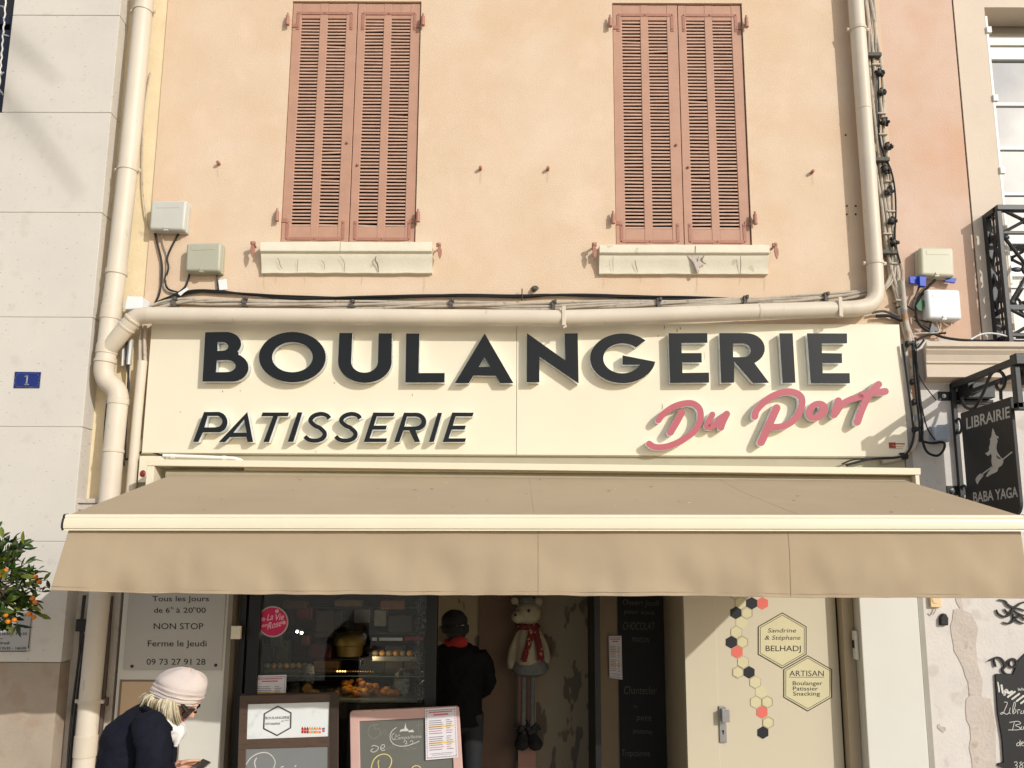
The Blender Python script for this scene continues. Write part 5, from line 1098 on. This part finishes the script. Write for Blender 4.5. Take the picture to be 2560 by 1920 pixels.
pl_ = bpy.data.lights.new('display_lamp', 'POINT'); pl_.energy = 2.2; pl_.color = (1, .72, .4); pl_.shadow_soft_size = .03
po = bpy.data.objects.new('display_lamp', pl_); COL.objects.link(po); po.location = P(905, 1655, .38)
# ------------------------------------------------------------------ figures
def rem(o, vox, sm=8, k=.5):
    r = o.modifiers.new('remesh', 'REMESH'); r.mode = 'VOXEL'; r.voxel_size = vox; r.use_smooth_shade = True
    s_ = o.modifiers.new('smooth', 'SMOOTH'); s_.factor = k; s_.iterations = sm
    return o
def folds(o, st, sc):
    t = bpy.data.textures.new('cloth_folds', 'CLOUDS'); t.noise_scale = sc; t.noise_depth = 2
    d = o.modifiers.new('folds', 'DISPLACE'); d.texture = t; d.strength = st; d.mid_level = .5; d.texture_coords = 'GLOBAL'
    return o
def rowloft(m, rows, Y, n=20, mi=0):
    """rows: (photo y, left x, right x, half depth, depth offset) -> elliptical rings"""
    rg = []
    for y, xl, xr_, hd, dy in rows:
        a = P(xl, y, Y+dy); b = P(xr_, y, Y+dy); c = (a+b)/2; rx = (b.x-a.x)/2
        rg.append([c+Vector((rx*cos(2*pi*t/n), hd*sin(2*pi*t/n), 0)) for t in range(n)])
    return m.loft(rg, mi)
skin = spots(mat('skin', lin((.80,.60,.50)), .5, .06, 12), lin((.76,.50,.43)), 9, .55, .1, .5)
navy = spots(mat('navy_wool', lin((.085,.092,.135)), .85, .2, 12, .2, 120, spec=.15), lin((.06,.064,.095)), 3, .5, .15, .7)
YW = -2.15
wo = thing('person', 'older woman in a navy coat and pale pink turban hat looking down at her phone', 'person', (P(390, 1850, YW).x, YW, 0))
def W(x, y, dy=0): return P(x, y, YW+dy)
th = radians(45); hf = Vector((cos(th), 0, -sin(th))); hu = Vector((sin(th), 0, cos(th))); hs_ = Vector((0, -1, 0)); hc_ = W(455, 1731)
HR = Matrix((hf, hs_, hu)).transposed()
def hp(f, s_, u): return hc_+hf*f+hs_*s_+hu*u
m = MB(); m.ball(hp(-.005, 0, .02), (.097, .076, .09), 20, 14, 0, HR); m.ball(hp(.02, 0, -.035), (.075, .066, .085), 18, 12, 0, HR); m.ball(hp(.055, 0, -.09), (.032, .034, .03), 14, 10, 0, HR)
m.tube([hp(.083, 0, .012), hp(.10, 0, -.018), hp(.112, 0, -.036), hp(.098, 0, -.045)], [.010, .012, .014, .012], 10)
for s_ in (-.028, .028): m.ball(hp(.062, s_, -.03), (.028, .026, .026), 12, 8, 0, HR); m.ball(hp(.072, s_, .018), (.018, .026, .010), 10, 8, 0, HR)
for s_ in (-1, 1): m.ball(hp(-.01, s_*.076, -.012), (.016, .008, .028), 10, 8, 0, HR)
m.ball(hp(.09, 0, -.065), (.012, .024, .008), 10, 8, 0, HR); m.ball(hp(.088, 0, -.076), (.011, .02, .008), 10, 8, 0, HR)
nk = hp(-.03, 0, -.07); m.tube([nk, W(405, 1812, 0), W(385, 1840)], [.055, .06, .075], 14)
bo_ = rem(m.build('head', skin, wo), .0045, 4)
m = MB(); m.ball(hp(.097, 0, -.066), (.009, .023, .0065), 12, 8, 0, HR); m.ball(hp(.095, 0, -.077), (.009, .019, .007), 12, 8, 0, HR); m.build('lips', mat('lips', lin((.66,.34,.33)), .4, .05, 20), bo_, smooth=True)
sgm = mat('sunglass_brown', lin((.10,.06,.055)), .12, .2, 10)
m = MB()
for s_ in (-.034, .034):
    m.loft([[hp(.104-abs(s_*.2)+dx+(.0 if abs(cos(a)) < 2 else 0)-.018*abs(cos(a))*(1 if s_*cos(a) > 0 else 0), s_+.035*cos(a), -.024+.030*sin(a)) for a in [2*pi*t/20 for t in range(20)]] for dx in (.0, .006)])
m.box(0, 0, 0, 0, 0, 0) if False else None
m.tube([hp(.106, -.01, -.014), hp(.112, 0, -.012), hp(.106, .01, -.014)], .005, 8)
for s_ in (-1, 1): m.tube([hp(.088, s_*.066, -.012), hp(.04, s_*.078, -.002), hp(-.01, s_*.083, .004)], [.013, .006, .004], 8)
m.build('sunglasses', sgm, wo, smooth=True)
# turban hat
hat = spots(mat('pink_jersey', lin((.77,.715,.68)), .85, .05, 6, .15, 90), lin((.74,.65,.625)), 4, .55, .15, .5)
tl = radians(17); bf = Vector((cos(tl), 0, -sin(tl))); bu = Vector((sin(tl), 0, cos(tl))); bc_ = W(454, 1716)
m = MB(); N1, N2 = 64, 40; vs = []
for i in range(N2+1):
    ph = pi*(i/N2)*.80
    for j in range(N1):
        a = 2*pi*j/N1; r = sin(ph)**.85 if ph < pi/2 else (1-.10*((ph-pi/2)/(pi*.3))**1.3)
        z = cos(ph)
        fold = 0
        if ph > pi*.38:
            t = (ph-pi*.38)/(pi*.42); fold = (.0021*sin(t*30+4.0*sin(a*.5+.6)+2.4*cos(a))+.0013*sin(t*52+3*cos(a+1))+.0012*noise.noise((cos(a)*5, sin(a)*5, t*9)))*min(1, t*2)
        bulk = 1+.09*noise.noise((cos(a)*1.4, sin(a)*1.4, z*2))
        vs.append(bc_+bf*((.118*r*bulk+fold+.005*max(0, min(1, (ph-pi*.5)/(pi*.3))))*cos(a)+.012*z)+Vector((0, -1, 0))*((.100*r*bulk+fold+.004*max(0, min(1, (ph-pi*.5)/(pi*.3))))*sin(a))+bu*(.090*z*(1 if z > 0 else .8)*bulk-.004))
m.add(vs, [(i*N1+j, (i+1)*N1+j, (i+1)*N1+(j+1) % N1, i*N1+(j+1) % N1) for i in range(N2) for j in range(N1)]); m.build('hat', hat, wo, smooth=True)
# blonde bob: many tapered locks from under the hat
hm = [mat('blonde', lin((.76,.705,.585)), .45, .15, 30), mat('blonde_dark', lin((.56,.48,.37)), .5, .2, 30), mat('blonde_light', lin((.86,.83,.735)), .4, .1, 30)]
m = MB()
for i in range(850):
    t = random.random(); sd = random.choice((-1, -1, 1)); lay = random.random()
    root = Vector((392+t*46, 1731+t*22)); tip = Vector((352+t*100+random.gauss(0, 5), 1758+t*56+random.gauss(0, 6)+(4 if t > .6 else 0)))
    if t > .82: tip = Vector((446+random.gauss(0, 4), 1808+random.gauss(0, 4)))
    wd_ = .02+.072*min(1, t*1.5+.1*lay); y0 = sd*wd_*(.75+.3*lay); 
    if t < .25: y0 = random.uniform(-1, 1)*.06
    mid = root.lerp(tip, .5)+Vector((-7+6*t, -5)); m_ = root.lerp(tip, .8)+Vector((-2, -2))
    pts = catmull([W(root.x+3, root.y-3, y0*.9), W(mid.x, mid.y, y0*1.15), W(m_.x, m_.y, y0*1.1), W(tip.x, tip.y, y0*.95)], 3)
    m.tube(pts, [.0042-.0034*k/(len(pts)-1) for k in range(len(pts))], 5, random.choice((0, 0, 1, 2)))
m.build('hair', hm, wo, smooth=True, fix=False)
# coat with sleeves
m = MB(); rowloft(m, [(1762,338,378,.07,0), (1776,318,398,.13,0), (1790,299,410,.165,0), (1812,282,420,.19,0), (1832,267,428,.2,0), (1860,261,430,.2,0), (1890,254,429,.2,0), (1930,248,428,.2,0), (2000,246,425,.2,0), (2100,240,425,.22,0), (2200,236,428,.24,0)], YW, 28)
for s_ in (-1, 1):
    m.tube(catmull([W(372, 1812, s_*.15), W(380, 1835, s_*.205), W(384, 1885, s_*.225), W(380, 1942, s_*.215), W(398, 1945, s_*.19), W(428, 1930, s_*.11)], 4), [.075]*6+[.07]*6+[.062]*5+[.052]*4, 14)
coat = folds(rem(m.build('coat', navy, wo), .009, 6), .035, .09)
m = MB()
for s_ in (0,): m.tube(catmull([W(360, 1768, -.1), W(395, 1790, -.14), W(425, 1820, -.1), W(434, 1840, -.05), W(431, 1900, -.05), W(429, 1990, -.06)], 5), .012, 8)
m.build('lapel', navy, coat, smooth=True)
wsc = mat('white_scarf', lin((.87,.86,.84)), .85, .05, 10, .25, 60)
m = MB(); m.tube(catmull([W(408, 1800, -.09), W(422, 1818, -.085), W(438, 1822, -.06), W(450, 1818, -.02), W(452, 1822, .02)], 5), .026, 12); m.tube(catmull([W(446, 1818, -.05), W(450, 1832, -.055), W(444, 1850, -.06), W(438, 1868, -.06)], 5), [.026-.0011*k for k in range(16)], 12); m.ball(W(437, 1828, -.02), (.05, .07, .05), 14, 10)
rem(m.build('scarf', wsc, wo), .006, 3)
# hand with phone
wr = W(428, 1929, -.11); m = MB()
pa = W(452, 1917, -.11); m.tube([wr, W(438, 1924, -.11), pa], [.026, .028, .033], 12); m.ball(W(456, 1914, -.11), (.038, .03, .022), 14, 10)
fing = [([(462,1905),(478,1903),(492,1901),(500,1902)], -.145, .0085), ([(463,1909),(480,1908),(494,1907),(500,1911)], -.125, .009), ([(464,1914),(482,1914),(494,1914),(498,1918)], -.105, .009), ([(464,1919),(480,1920),(490,1921),(494,1924)], -.085, .008), ([(452,1909),(462,1904),(476,1901.5),(488,1901)], -.165, .0095)]
for pts, dy, r in fing: m.tube(catmull([W(x, y, dy+.02*(i == 3)) for i, (x, y) in enumerate(pts)], 3), [r*(1-.04*k) for k in range(10)], 10)
rem(m.build('hand', skin, wo), .0035, 3)
trou = mat('dark_trousers', lin((.10,.10,.12)), .85, .15, 10)
m = MB()
for s_ in (-1, 1): c = W(335, 2150, s_*.1); m.tube([c, Vector((c.x+.01, c.y, .5)), Vector((c.x-.02, c.y, .06))], [.1, .07, .055], 14)
m.build('trousers', trou, wo, smooth=True)
for s_ in (-1, 1):
    c = W(335, 2150, s_*.1); m = MB(); m.ball((c.x+.04, c.y, .05), (.14, .05, .05), 16, 10); m.build('shoe', blackp, wo, smooth=True)
ph = thing('phone', 'slim dark smartphone with a silver edge held by the woman in navy', 'phone', tuple(W(500, 1910, -.12)))
a, b, c, d = W(478, 1916, -.17), W(508, 1896.5, -.10), W(528, 1905, -.13), W(503, 1926, -.20)
nrm = (b-a).cross(d-a).normalized(); nrm = nrm if nrm.z > 0 else -nrm
m = MB(); m.loft([[p for p in (a, b, c, d)], [p-nrm*.006 for p in (a, b, c, d)]]); m.build('body', mat('phone_silver', lin((.68,.68,.68)), .3, .1, 20, metal=.6), ph, bevel=.003)
cc = (a+b+c+d)/4; m = MB(); m.loft([[cc+(p-cc)*.93+nrm*.0015 for p in (a, b, c, d)], [cc+(p-cc)*.93-nrm*.001 for p in (a, b, c, d)]]); m.build('screen', mat('phone_screen', lin((.24,.23,.22)), .15, .05, 9), ph)
# man in the doorway, seen from behind
YD = .34
mn = thing('person', 'person in black jacket, dark cap and red scarf in the doorway with their back turned', 'person', (P(1145, 1800, YD).x, YD, 0))
def D(x, y, dy=0): return P(x, y, YD+dy)
m = MB(); m.ball(D(1140, 1566), (.082, .1, .12), 18, 12); m.ball(D(1130, 1578, .06), (.05, .05, .07), 12, 10); m.tube([D(1140, 1585), D(1145, 1625)], [.055, .065], 12)
m.ball(D(1128, 1572, .105), (.016, .03, .02), 8, 6)
for pts in (([(1190,1735),(1175,1742),(1160,1745)]),): m.tube([D(x, y, .26) for x, y in pts], [.03, .035, .03], 10)
for k in range(5): m.tube([D(1160, 1740+k*3, .27), D(1148, 1742+k*3.5, .28), D(1140, 1745+k*3, .27)], [.01, .009, .007], 8)
rem(m.build('head', skin, mn), .006, 4)
m = MB(); m.ball(D(1136, 1552), (.102, .112, .085), 18, 12, 0, None, lambda d: 1+.07*noise.noise(d*2.3)); m.loft([[D(1138, 1566)+Vector((.104*cos(2*pi*t/20)*k, .114*sin(2*pi*t/20)*k, z-.018)) for t in range(20)] for k, z in ((1.0, .03), (1.04, .02), (1.04, -.02), (.98, -.03))]); m.ball(D(1122, 1568, .12), (.07, .06, .012), 12, 8); m.build('cap', mat('black_wool', lin((.075,.07,.07)), .9, .2, 20), mn, smooth=True)
m = MB(); m.ball(D(1140, 1577, -.02), (.086, .09, .075), 16, 10, 0, None, lambda d: 1+.04*noise.noise(d*9)); m.build('hair', mat('dark_hair', lin((.06,.05,.045)), .7, .3, 30), mn, smooth=True)
m = MB(); m.tube([D(1140, 1610)+Vector((.060*cos(2*pi*t/16), .07*sin(2*pi*t/16), .012*sin(t*1.7))) for t in range(17)], .036, 12); m.ball(D(1148, 1606, -.075), (.07, .035, .05), 14, 8); m.ball(D(1127, 1613, -.07), (.035, .03, .03), 12, 8); rem(m.build('scarf', mat('red_scarf', lin((.50,.09,.07)), .9, .15, 14, .3, 60), mn), .008, 2)
jk = spots(mat('black_jacket', lin((.045,.045,.055)), .8, .2, 8, .15, 40, spec=.1), lin((.07,.07,.08)), 6, .6, .1, .5)
m = MB(); rowloft(m, [(1604,1118,1168,.07,0), (1616,1094,1192,.11,0), (1632,1082,1208,.125,0), (1670,1082,1208,.135,.01), (1720,1086,1204,.135,.02), (1770,1084,1206,.135,.02), (1812,1084,1208,.14,.01)], YD, 24)
m.tube(catmull([D(1198, 1632, 0), D(1216, 1665, .02), D(1222, 1705, .05), D(1208, 1728, .13), D(1188, 1738, .24)], 4), [.062]*5+[.058]*5+[.052]*4+[.045]*3, 12)
m.tube(catmull([D(1092, 1632, 0), D(1078, 1668, .02), D(1074, 1705, .05), D(1088, 1728, .13), D(1106, 1738, .24)], 4), [.062]*5+[.058]*5+[.052]*4+[.045]*3, 12)
folds(rem(m.build('jacket', jk, mn), .010, 4), .035, .08)
m = MB()
for x, s_ in ((1115, -1), (1177, 1)):
    c = D(x, 1800, .02); m.tube([c, Vector((c.x+s_*.01, c.y, .9)), Vector((c.x+s_*.015, c.y-.01, .5)), Vector((c.x+s_*.02, c.y, .07))], [.1, .095, .072, .06], 14)
m.ball(D(1146, 1800, .02), (.16, .12, .1), 16, 10); rem(m.build('jeans', mat('dark_jeans', lin((.10,.105,.12)), .85, .2, 14), mn), .012, 3)
for x, s_ in ((1115, -1), (1177, 1)):
    c = D(x, 1800, .02); m = MB(); m.ball((c.x+s_*.02, c.y+.05, .045), (.05, .13, .045), 14, 8); m.build('shoe', blackp, mn, smooth=True)
# plush mouse hanging on the pink post
YP2 = .78
pm = thing('plush_mouse', 'tall white plush mouse with red scarf and long grey legs on the pink post', 'plush toy', tuple(P(1320, 1870, YP2)))
def B(x, y, dy=0): return P(x, y, YP2+dy)
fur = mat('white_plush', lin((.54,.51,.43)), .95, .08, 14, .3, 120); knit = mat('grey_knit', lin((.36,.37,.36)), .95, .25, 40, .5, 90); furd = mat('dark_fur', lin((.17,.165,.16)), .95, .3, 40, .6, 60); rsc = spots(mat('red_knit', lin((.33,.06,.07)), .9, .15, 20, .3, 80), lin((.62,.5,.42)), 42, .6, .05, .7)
m = MB(); m.ball(B(1320, 1534), (.112, .10, .10), 22, 16); m.ball(B(1296, 1542, -.06), (.06, .07, .055), 16, 12)
for x, y, r in ((1287, 1502, .036), (1346, 1504, .042)): m.ball(B(x, y), (r, .018, r), 14, 10)
m.tube([B(1319, 1565), B(1319, 1600), B(1322, 1660)], [.06, .095, .115], 18)
m.tube(catmull([B(1300, 1580), B(1284, 1618), B(1278, 1650), B(1280, 1672)], 4), [.03]*4+[.034]*4+[.036]*4+[.025], 12); m.tube(catmull([B(1343, 1578), B(1360, 1612), B(1366, 1640), B(1362, 1658)], 4), [.03]*4+[.034]*4+[.036]*4+[.025], 12)
rem(m.build('body', fur, pm), .009, 3)
m = MB(); m.ball(B(1288.5, 1537, -.118), (.012, .010, .012), 12, 8); m.build('nose', blackp, pm, smooth=True)
m = MB(); m.ball(B(1322, 1527, -.1), (.012, .010, .013), 12, 8); m.build('eye', blackp, pm, smooth=True)
m = MB(); m.ball(B(1317, 1502, .02), (.075, .07, .05), 14, 10); m.build('hat', knit, pm, smooth=True)
m = MB(); m.tube([B(1320, 1566)+Vector((.078*cos(2*pi*t/16), .078*sin(2*pi*t/16), 0)) for t in range(17)], .024, 10)
for pts in ([(1330,1572,-.09),(1323,1605,-.115),(1312,1640,-.13),(1308,1655,-.13)], [(1338,1572,-.08),(1346,1605,-.1),(1352,1640,-.12),(1350,1652,-.12)]):
    p_ = catmull([B(*q) for q in pts], 4); m.loft([[p+Vector((.026*cos(2*pi*t/12), .009*sin(2*pi*t/12), 0)) for t in range(12)] for p in p_])
m.build('scarf', rsc, pm, smooth=True)
m = MB(); m.loft([[B(1326, 1664)+Vector((r*cos(2*pi*t/24), r*.8*sin(2*pi*t/24), z)) for t in range(24)] for r, z in ((.10, .07), (.135, .03), (.15, -.02), (.13, -.06), (.07, -.085))]); m.build('shorts', knit, pm, smooth=True)
for x in (1309, 1331):
    m = MB(); m.tube([B(x+1, 1680), B(x, 1750), B(x-1, 1822)], .021, 12); m.build('leg', knit, pm, smooth=True)
    m = MB(); 
    for k in range(26): m.ball(B(x-1, 1825)+Vector((random.gauss(0, .028), random.gauss(0, .025), random.gauss(0, .022))), random.uniform(.014, .024), 8, 5)
    m.build('fur_cuff', furd, pm, smooth=True)
    s_ = 1 if x > 1320 else -1; m = MB(); m.ball(B(x+s_*6+1, 1860, -.02), (.062, .09, .05), 16, 10); m.ball(B(x+s_*2, 1846), (.05, .05, .045), 14, 8); rem(m.build('boot', mat('charcoal_felt', lin((.10,.10,.10)), .95, .2, 20), pm), .012, 2)
# ------------------------------------------------------------------ orange tree at the left edge
YT = -.85
ot = thing('orange_tree', 'small potted orange tree with glossy leaves and little oranges at the left edge', 'tree', (P(-30, 1450, YT).x, YT, 0))
cc = P(-25, 1452, YT)
m = MB(); m.tube(catmull([Vector((cc.x-.02, YT, .45)), Vector((cc.x, YT, .9)), Vector((cc.x-.01, YT, 1.4)), cc], 6), [.028-.0008*k for k in range(19)], 10)
leafm = [mat('leaf_light', lin((.42,.47,.16)), .4, .25, 9, trans=.3), mat('leaf_mid', lin((.22,.32,.10)), .38, .25, 9, trans=.25), mat('leaf_dark', lin((.13,.21,.08)), .35, .25, 9, trans=.2)]
lf = MB(); fruits = []
tips = [(32,1348),(60,1362),(20,1380),(40,1400),(70,1430),(95,1425),(118,1450),(80,1460),(50,1440),(105,1480),(60,1490),(95,1505),(75,1515),(100,1540),(40,1530),(30,1560),(60,1470),(20,1500),(0,1540),(10,1430),(45,1560)]
ends = [P(x, y, YT+random.uniform(-.18, .14)) for x, y in tips]
for k in range(70):
    d = Vector((random.gauss(0, 1), random.gauss(0, 1), random.gauss(0, 1))).normalized(); ends.append(cc+Vector((d.x*.34, d.y*.3, d.z*.34))*random.uniform(.6, 1)+Vector((-.08, 0, 0)))
for e in ends:
    a = cc+Vector((random.gauss(0, .03), random.gauss(0, .03), random.gauss(0, .05))); mid = a.lerp(e, .55)+Vector((0, 0, -.02)); pts = catmull([a, mid, e], 5); m.tube(pts, [.006-.0004*k for k in range(len(pts))], 5)
    for k in range(9):
        t = random.uniform(.45, 1.0); p = pts[min(len(pts)-1, int(t*len(pts)))]; dr = (e-a).normalized()
        d = (dr*.8+Vector((random.gauss(0, .7), random.gauss(0, .7), random.gauss(.1, .6)))).normalized(); L_ = random.uniform(.055, .095); wd = L_*.19
        up_ = Vector((random.gauss(0, .5), -.5+random.gauss(0, .5), random.gauss(.6, .4))); sd = d.cross(up_).normalized(); n_ = sd.cross(d)
        b0 = p; q = lambda f, s_, h=0: b0+d*(L_*f)+sd*(wd*s_)+n_*(h*L_-.09*L_*f*f)
        V = [q(0, 0), q(.25, .75, .05), q(.55, 1, .06), q(.82, .6, .04), q(1, 0, 0), q(.82, -.6, .04), q(.55, -1, .06), q(.25, -.75, .05), q(.3, 0), q(.6, 0), q(.85, 0)]
        lf.add(V, [(0,1,8), (1,2,9,8), (2,3,10,9), (3,4,10), (0,8,7), (8,9,6,7), (9,10,5,6), (10,4,5)], random.choice((0, 0, 1, 1, 1, 2, 2)))
m.build('trunk', mat('bark', lin((.30,.26,.20)), .9, .25, 20, .3, 60), ot, smooth=True)
lf.build('crown', leafm, ot, fix=False)
orange = mat('orange_peel', lin((.80,.46,.10)), .45, .1, 9, .15, 120)
for x, y in ((15,1426),(0,1438),(89,1442),(98,1455),(82,1496),(88,1506),(14,1538),(20,1554),(36,1550),(84,1543),(72,1535),(-20,1480),(-40,1520),(-60,1440)):
    c = P(x, y, YT-.12+random.uniform(-.05, .05)); o_ = MB(); o_.ball(c, (.0155, .0155, .0148), 14, 10); o_.build('fruit', orange, ot, smooth=True)
m = MB(); m.loft([[Vector((cc.x-.02+r*cos(2*pi*t/24), YT+r*sin(2*pi*t/24), z)) for t in range(24)] for r, z in ((.16, 0), (.22, .40), (.24, .42), (.24, .47), (.21, .47), (.2, .42))]); m.build('pot', mat('terracotta', lin((.62,.36,.25)), .8, .15, 6), ot, smooth=True)

# ------------------------------------------------------------------ palm across the street: its fronds shade the top of the stone wall
pa_ = thing('palm_tree', 'tall palm across the street whose blurred frond shadow falls across the top left stone slabs', 'tree', (2.2, -9, 0))
cr_ = Vector((2.2, -9, 12.15)); m = MB()
m.tube([Vector((1.9, -9, 0)), Vector((2.0, -9, 4)), Vector((2.2, -9, 9)), cr_], [.26, .2, .18, .2], 14); m.build('trunk', MATS['bark'], pa_, smooth=True)
m = MB(); pf = MATS['leaf_dark']
for k in range(30):
    a = 2*pi*k/30*2.39996*6; el = random.uniform(-.3, 1.1); L_ = random.uniform(1.9, 2.5); dr = Vector((cos(a), sin(a), 0)); pts = []
    for i in range(11):
        t = i/10; pts.append(cr_+dr*(L_*t*cos(el*(1-t*.4)))+Vector((0, 0, L_*(sin(el)*t-.55*t*t))))
    m.tube(pts, [.028-.0022*i for i in range(11)], 5)
    for i in range(1, 40):
        t = i/40; f_ = t*10; j = min(9, int(f_)); p = pts[j].lerp(pts[j+1], f_-j); tg = (pts[j+1]-pts[j]).normalized(); sd = tg.cross(Vector((0, 0, 1))).normalized(); ll = .42*sin(pi*min(1, t*.85+.12))
        for s_ in (-1, 1):
            d = (tg*.6+sd*s_*.75+Vector((0, 0, -.3))).normalized(); m.add([p-tg*.018, p+tg*.018, p+d*ll], [(0, 1, 2)])
m.build('crown', pf, pa_, fix=False)

tn = MB(); random.seed(11)  # added silver flecks that imitate reflection glints in the shop window
for i in range(170):
    t = random.random(); c = P(1046+random.gauss(0, 7)+4*sin(t*9), 1498+t*262, .2+random.uniform(-.03, .03)); a = random.uniform(0, 6.28); b = random.uniform(-1.2, 1.2); L_ = random.uniform(.008, .02)
    d = Vector((cos(a), sin(b)*.6, sin(a)))*L_; q = Vector((-sin(a), .5*cos(b), cos(a)))*.003
    tn.add([c-d-q, c+d-q, c+d+q, c-d+q], [(0, 1, 2, 3)])
tn.tube([P(1046, 1490, .2), P(1048, 1765, .2)], .003, 6)
tag(tn.build('glint_strand', mat('silver_glint', lin((.8,.8,.8)), .2, .1, 20, metal=.9), None, fix=False), 'added strand of silver flecks imitating reflection glints at the right edge of the shop window', 'glint_strand')
for x, y, w_, h_, lb_, col in ((735,1512,60,22,'brown carton lying on top of the back shelves at the left',(.33,.22,.14)), (870,1508,70,18,'flat tan carton on top of the back shelves near the middle',(.35,.27,.2)), (980,1512,60,24,'orange brown carton on top of the back shelves at the right',(.4,.24,.14)), (845,1545,24,40,'thin black bottle box beside the yellow cake',(.07,.07,.09)), (762,1600,20,26,'small rose tin left of the yellow cake',(.4,.2,.24)), (1030,1660,40,50,'olive paper bag at the right of the back shelf',(.27,.26,.15)), (690,1600,30,40,'grey blue bag under the round sticker',(.26,.29,.31))):
    m = MB(); m.rect(x-w_/2, y-h_/2, x+w_/2, y+h_/2, .9, .1); tag(m.build('packet', spots(mat('packet '+lb_[:18], lin(tuple(min(1, v*1.2) for v in col)), .4, .3, 9), lin((.6,.56,.48)), 14, .64, .05, .6), None, bevel=.012), lb_, 'packet')

random.seed(5)
m = MB()
for i in range(26):
    c = P(random.uniform(655, 830), 1737, random.uniform(.4, .6)); m2 = MB(); r = random.uniform(.016, .03); s_ = i*1.7
    m2.ball(c+Vector((0, 0, r*.7)), (r*1.3, r, r*.8), 10, 7, 0, Matrix.Rotation(random.uniform(0, 3), 3, 'Z'), lambda d: 1+.15*noise.noise(d*2.5+Vector((s_, 0, 0))))
    item(m2, 'small_cake', (choc, bread, bread2)[i % 3], 'little brown and golden cakes lined on the counter behind the printed notice', 'cake', 'little cakes at the left of the counter')
m = MB(); m.rect(645, 1688, 1060, 1693, .36, .004); o = m.build('shelf_edge', mat('glass_edge', lin((.45,.52,.46)), .3, .1, 9), dc)
for x0, x1, y in ((660, 770, 1672), (930, 1050, 1640)):
    m = MB(); m.rect(x0, y, x1, y+14, .62, .05); tag(m.build('cake_tray', mat('tray_metal', lin((.5,.5,.48)), .3, .1, 9, metal=.6), None, bevel=.004), 'metal cake tray on the '+('left' if x0 < 800 else 'right')+' half of the shop window display', 'tray')
    for k in range(7):
        c = P(x0+8+k*(x1-x0-16)/6, y-7, .64); m2 = MB(); m2.ball(c, (.026, .024, .024), 10, 7, 0, None, lambda d: 1+.12*noise.noise(d*3+Vector((k*3, x0, 0))))
        item(m2, 'iced_bun', (mat('icing', lin((.62,.56,.45)), .5, .2, 12), bread2)[k % 2], 'pale round bun on the metal tray at the '+('left' if x0 < 800 else 'right')+' of the shop window', 'bun', 'buns on the '+('left' if x0 < 800 else 'right')+' tray')
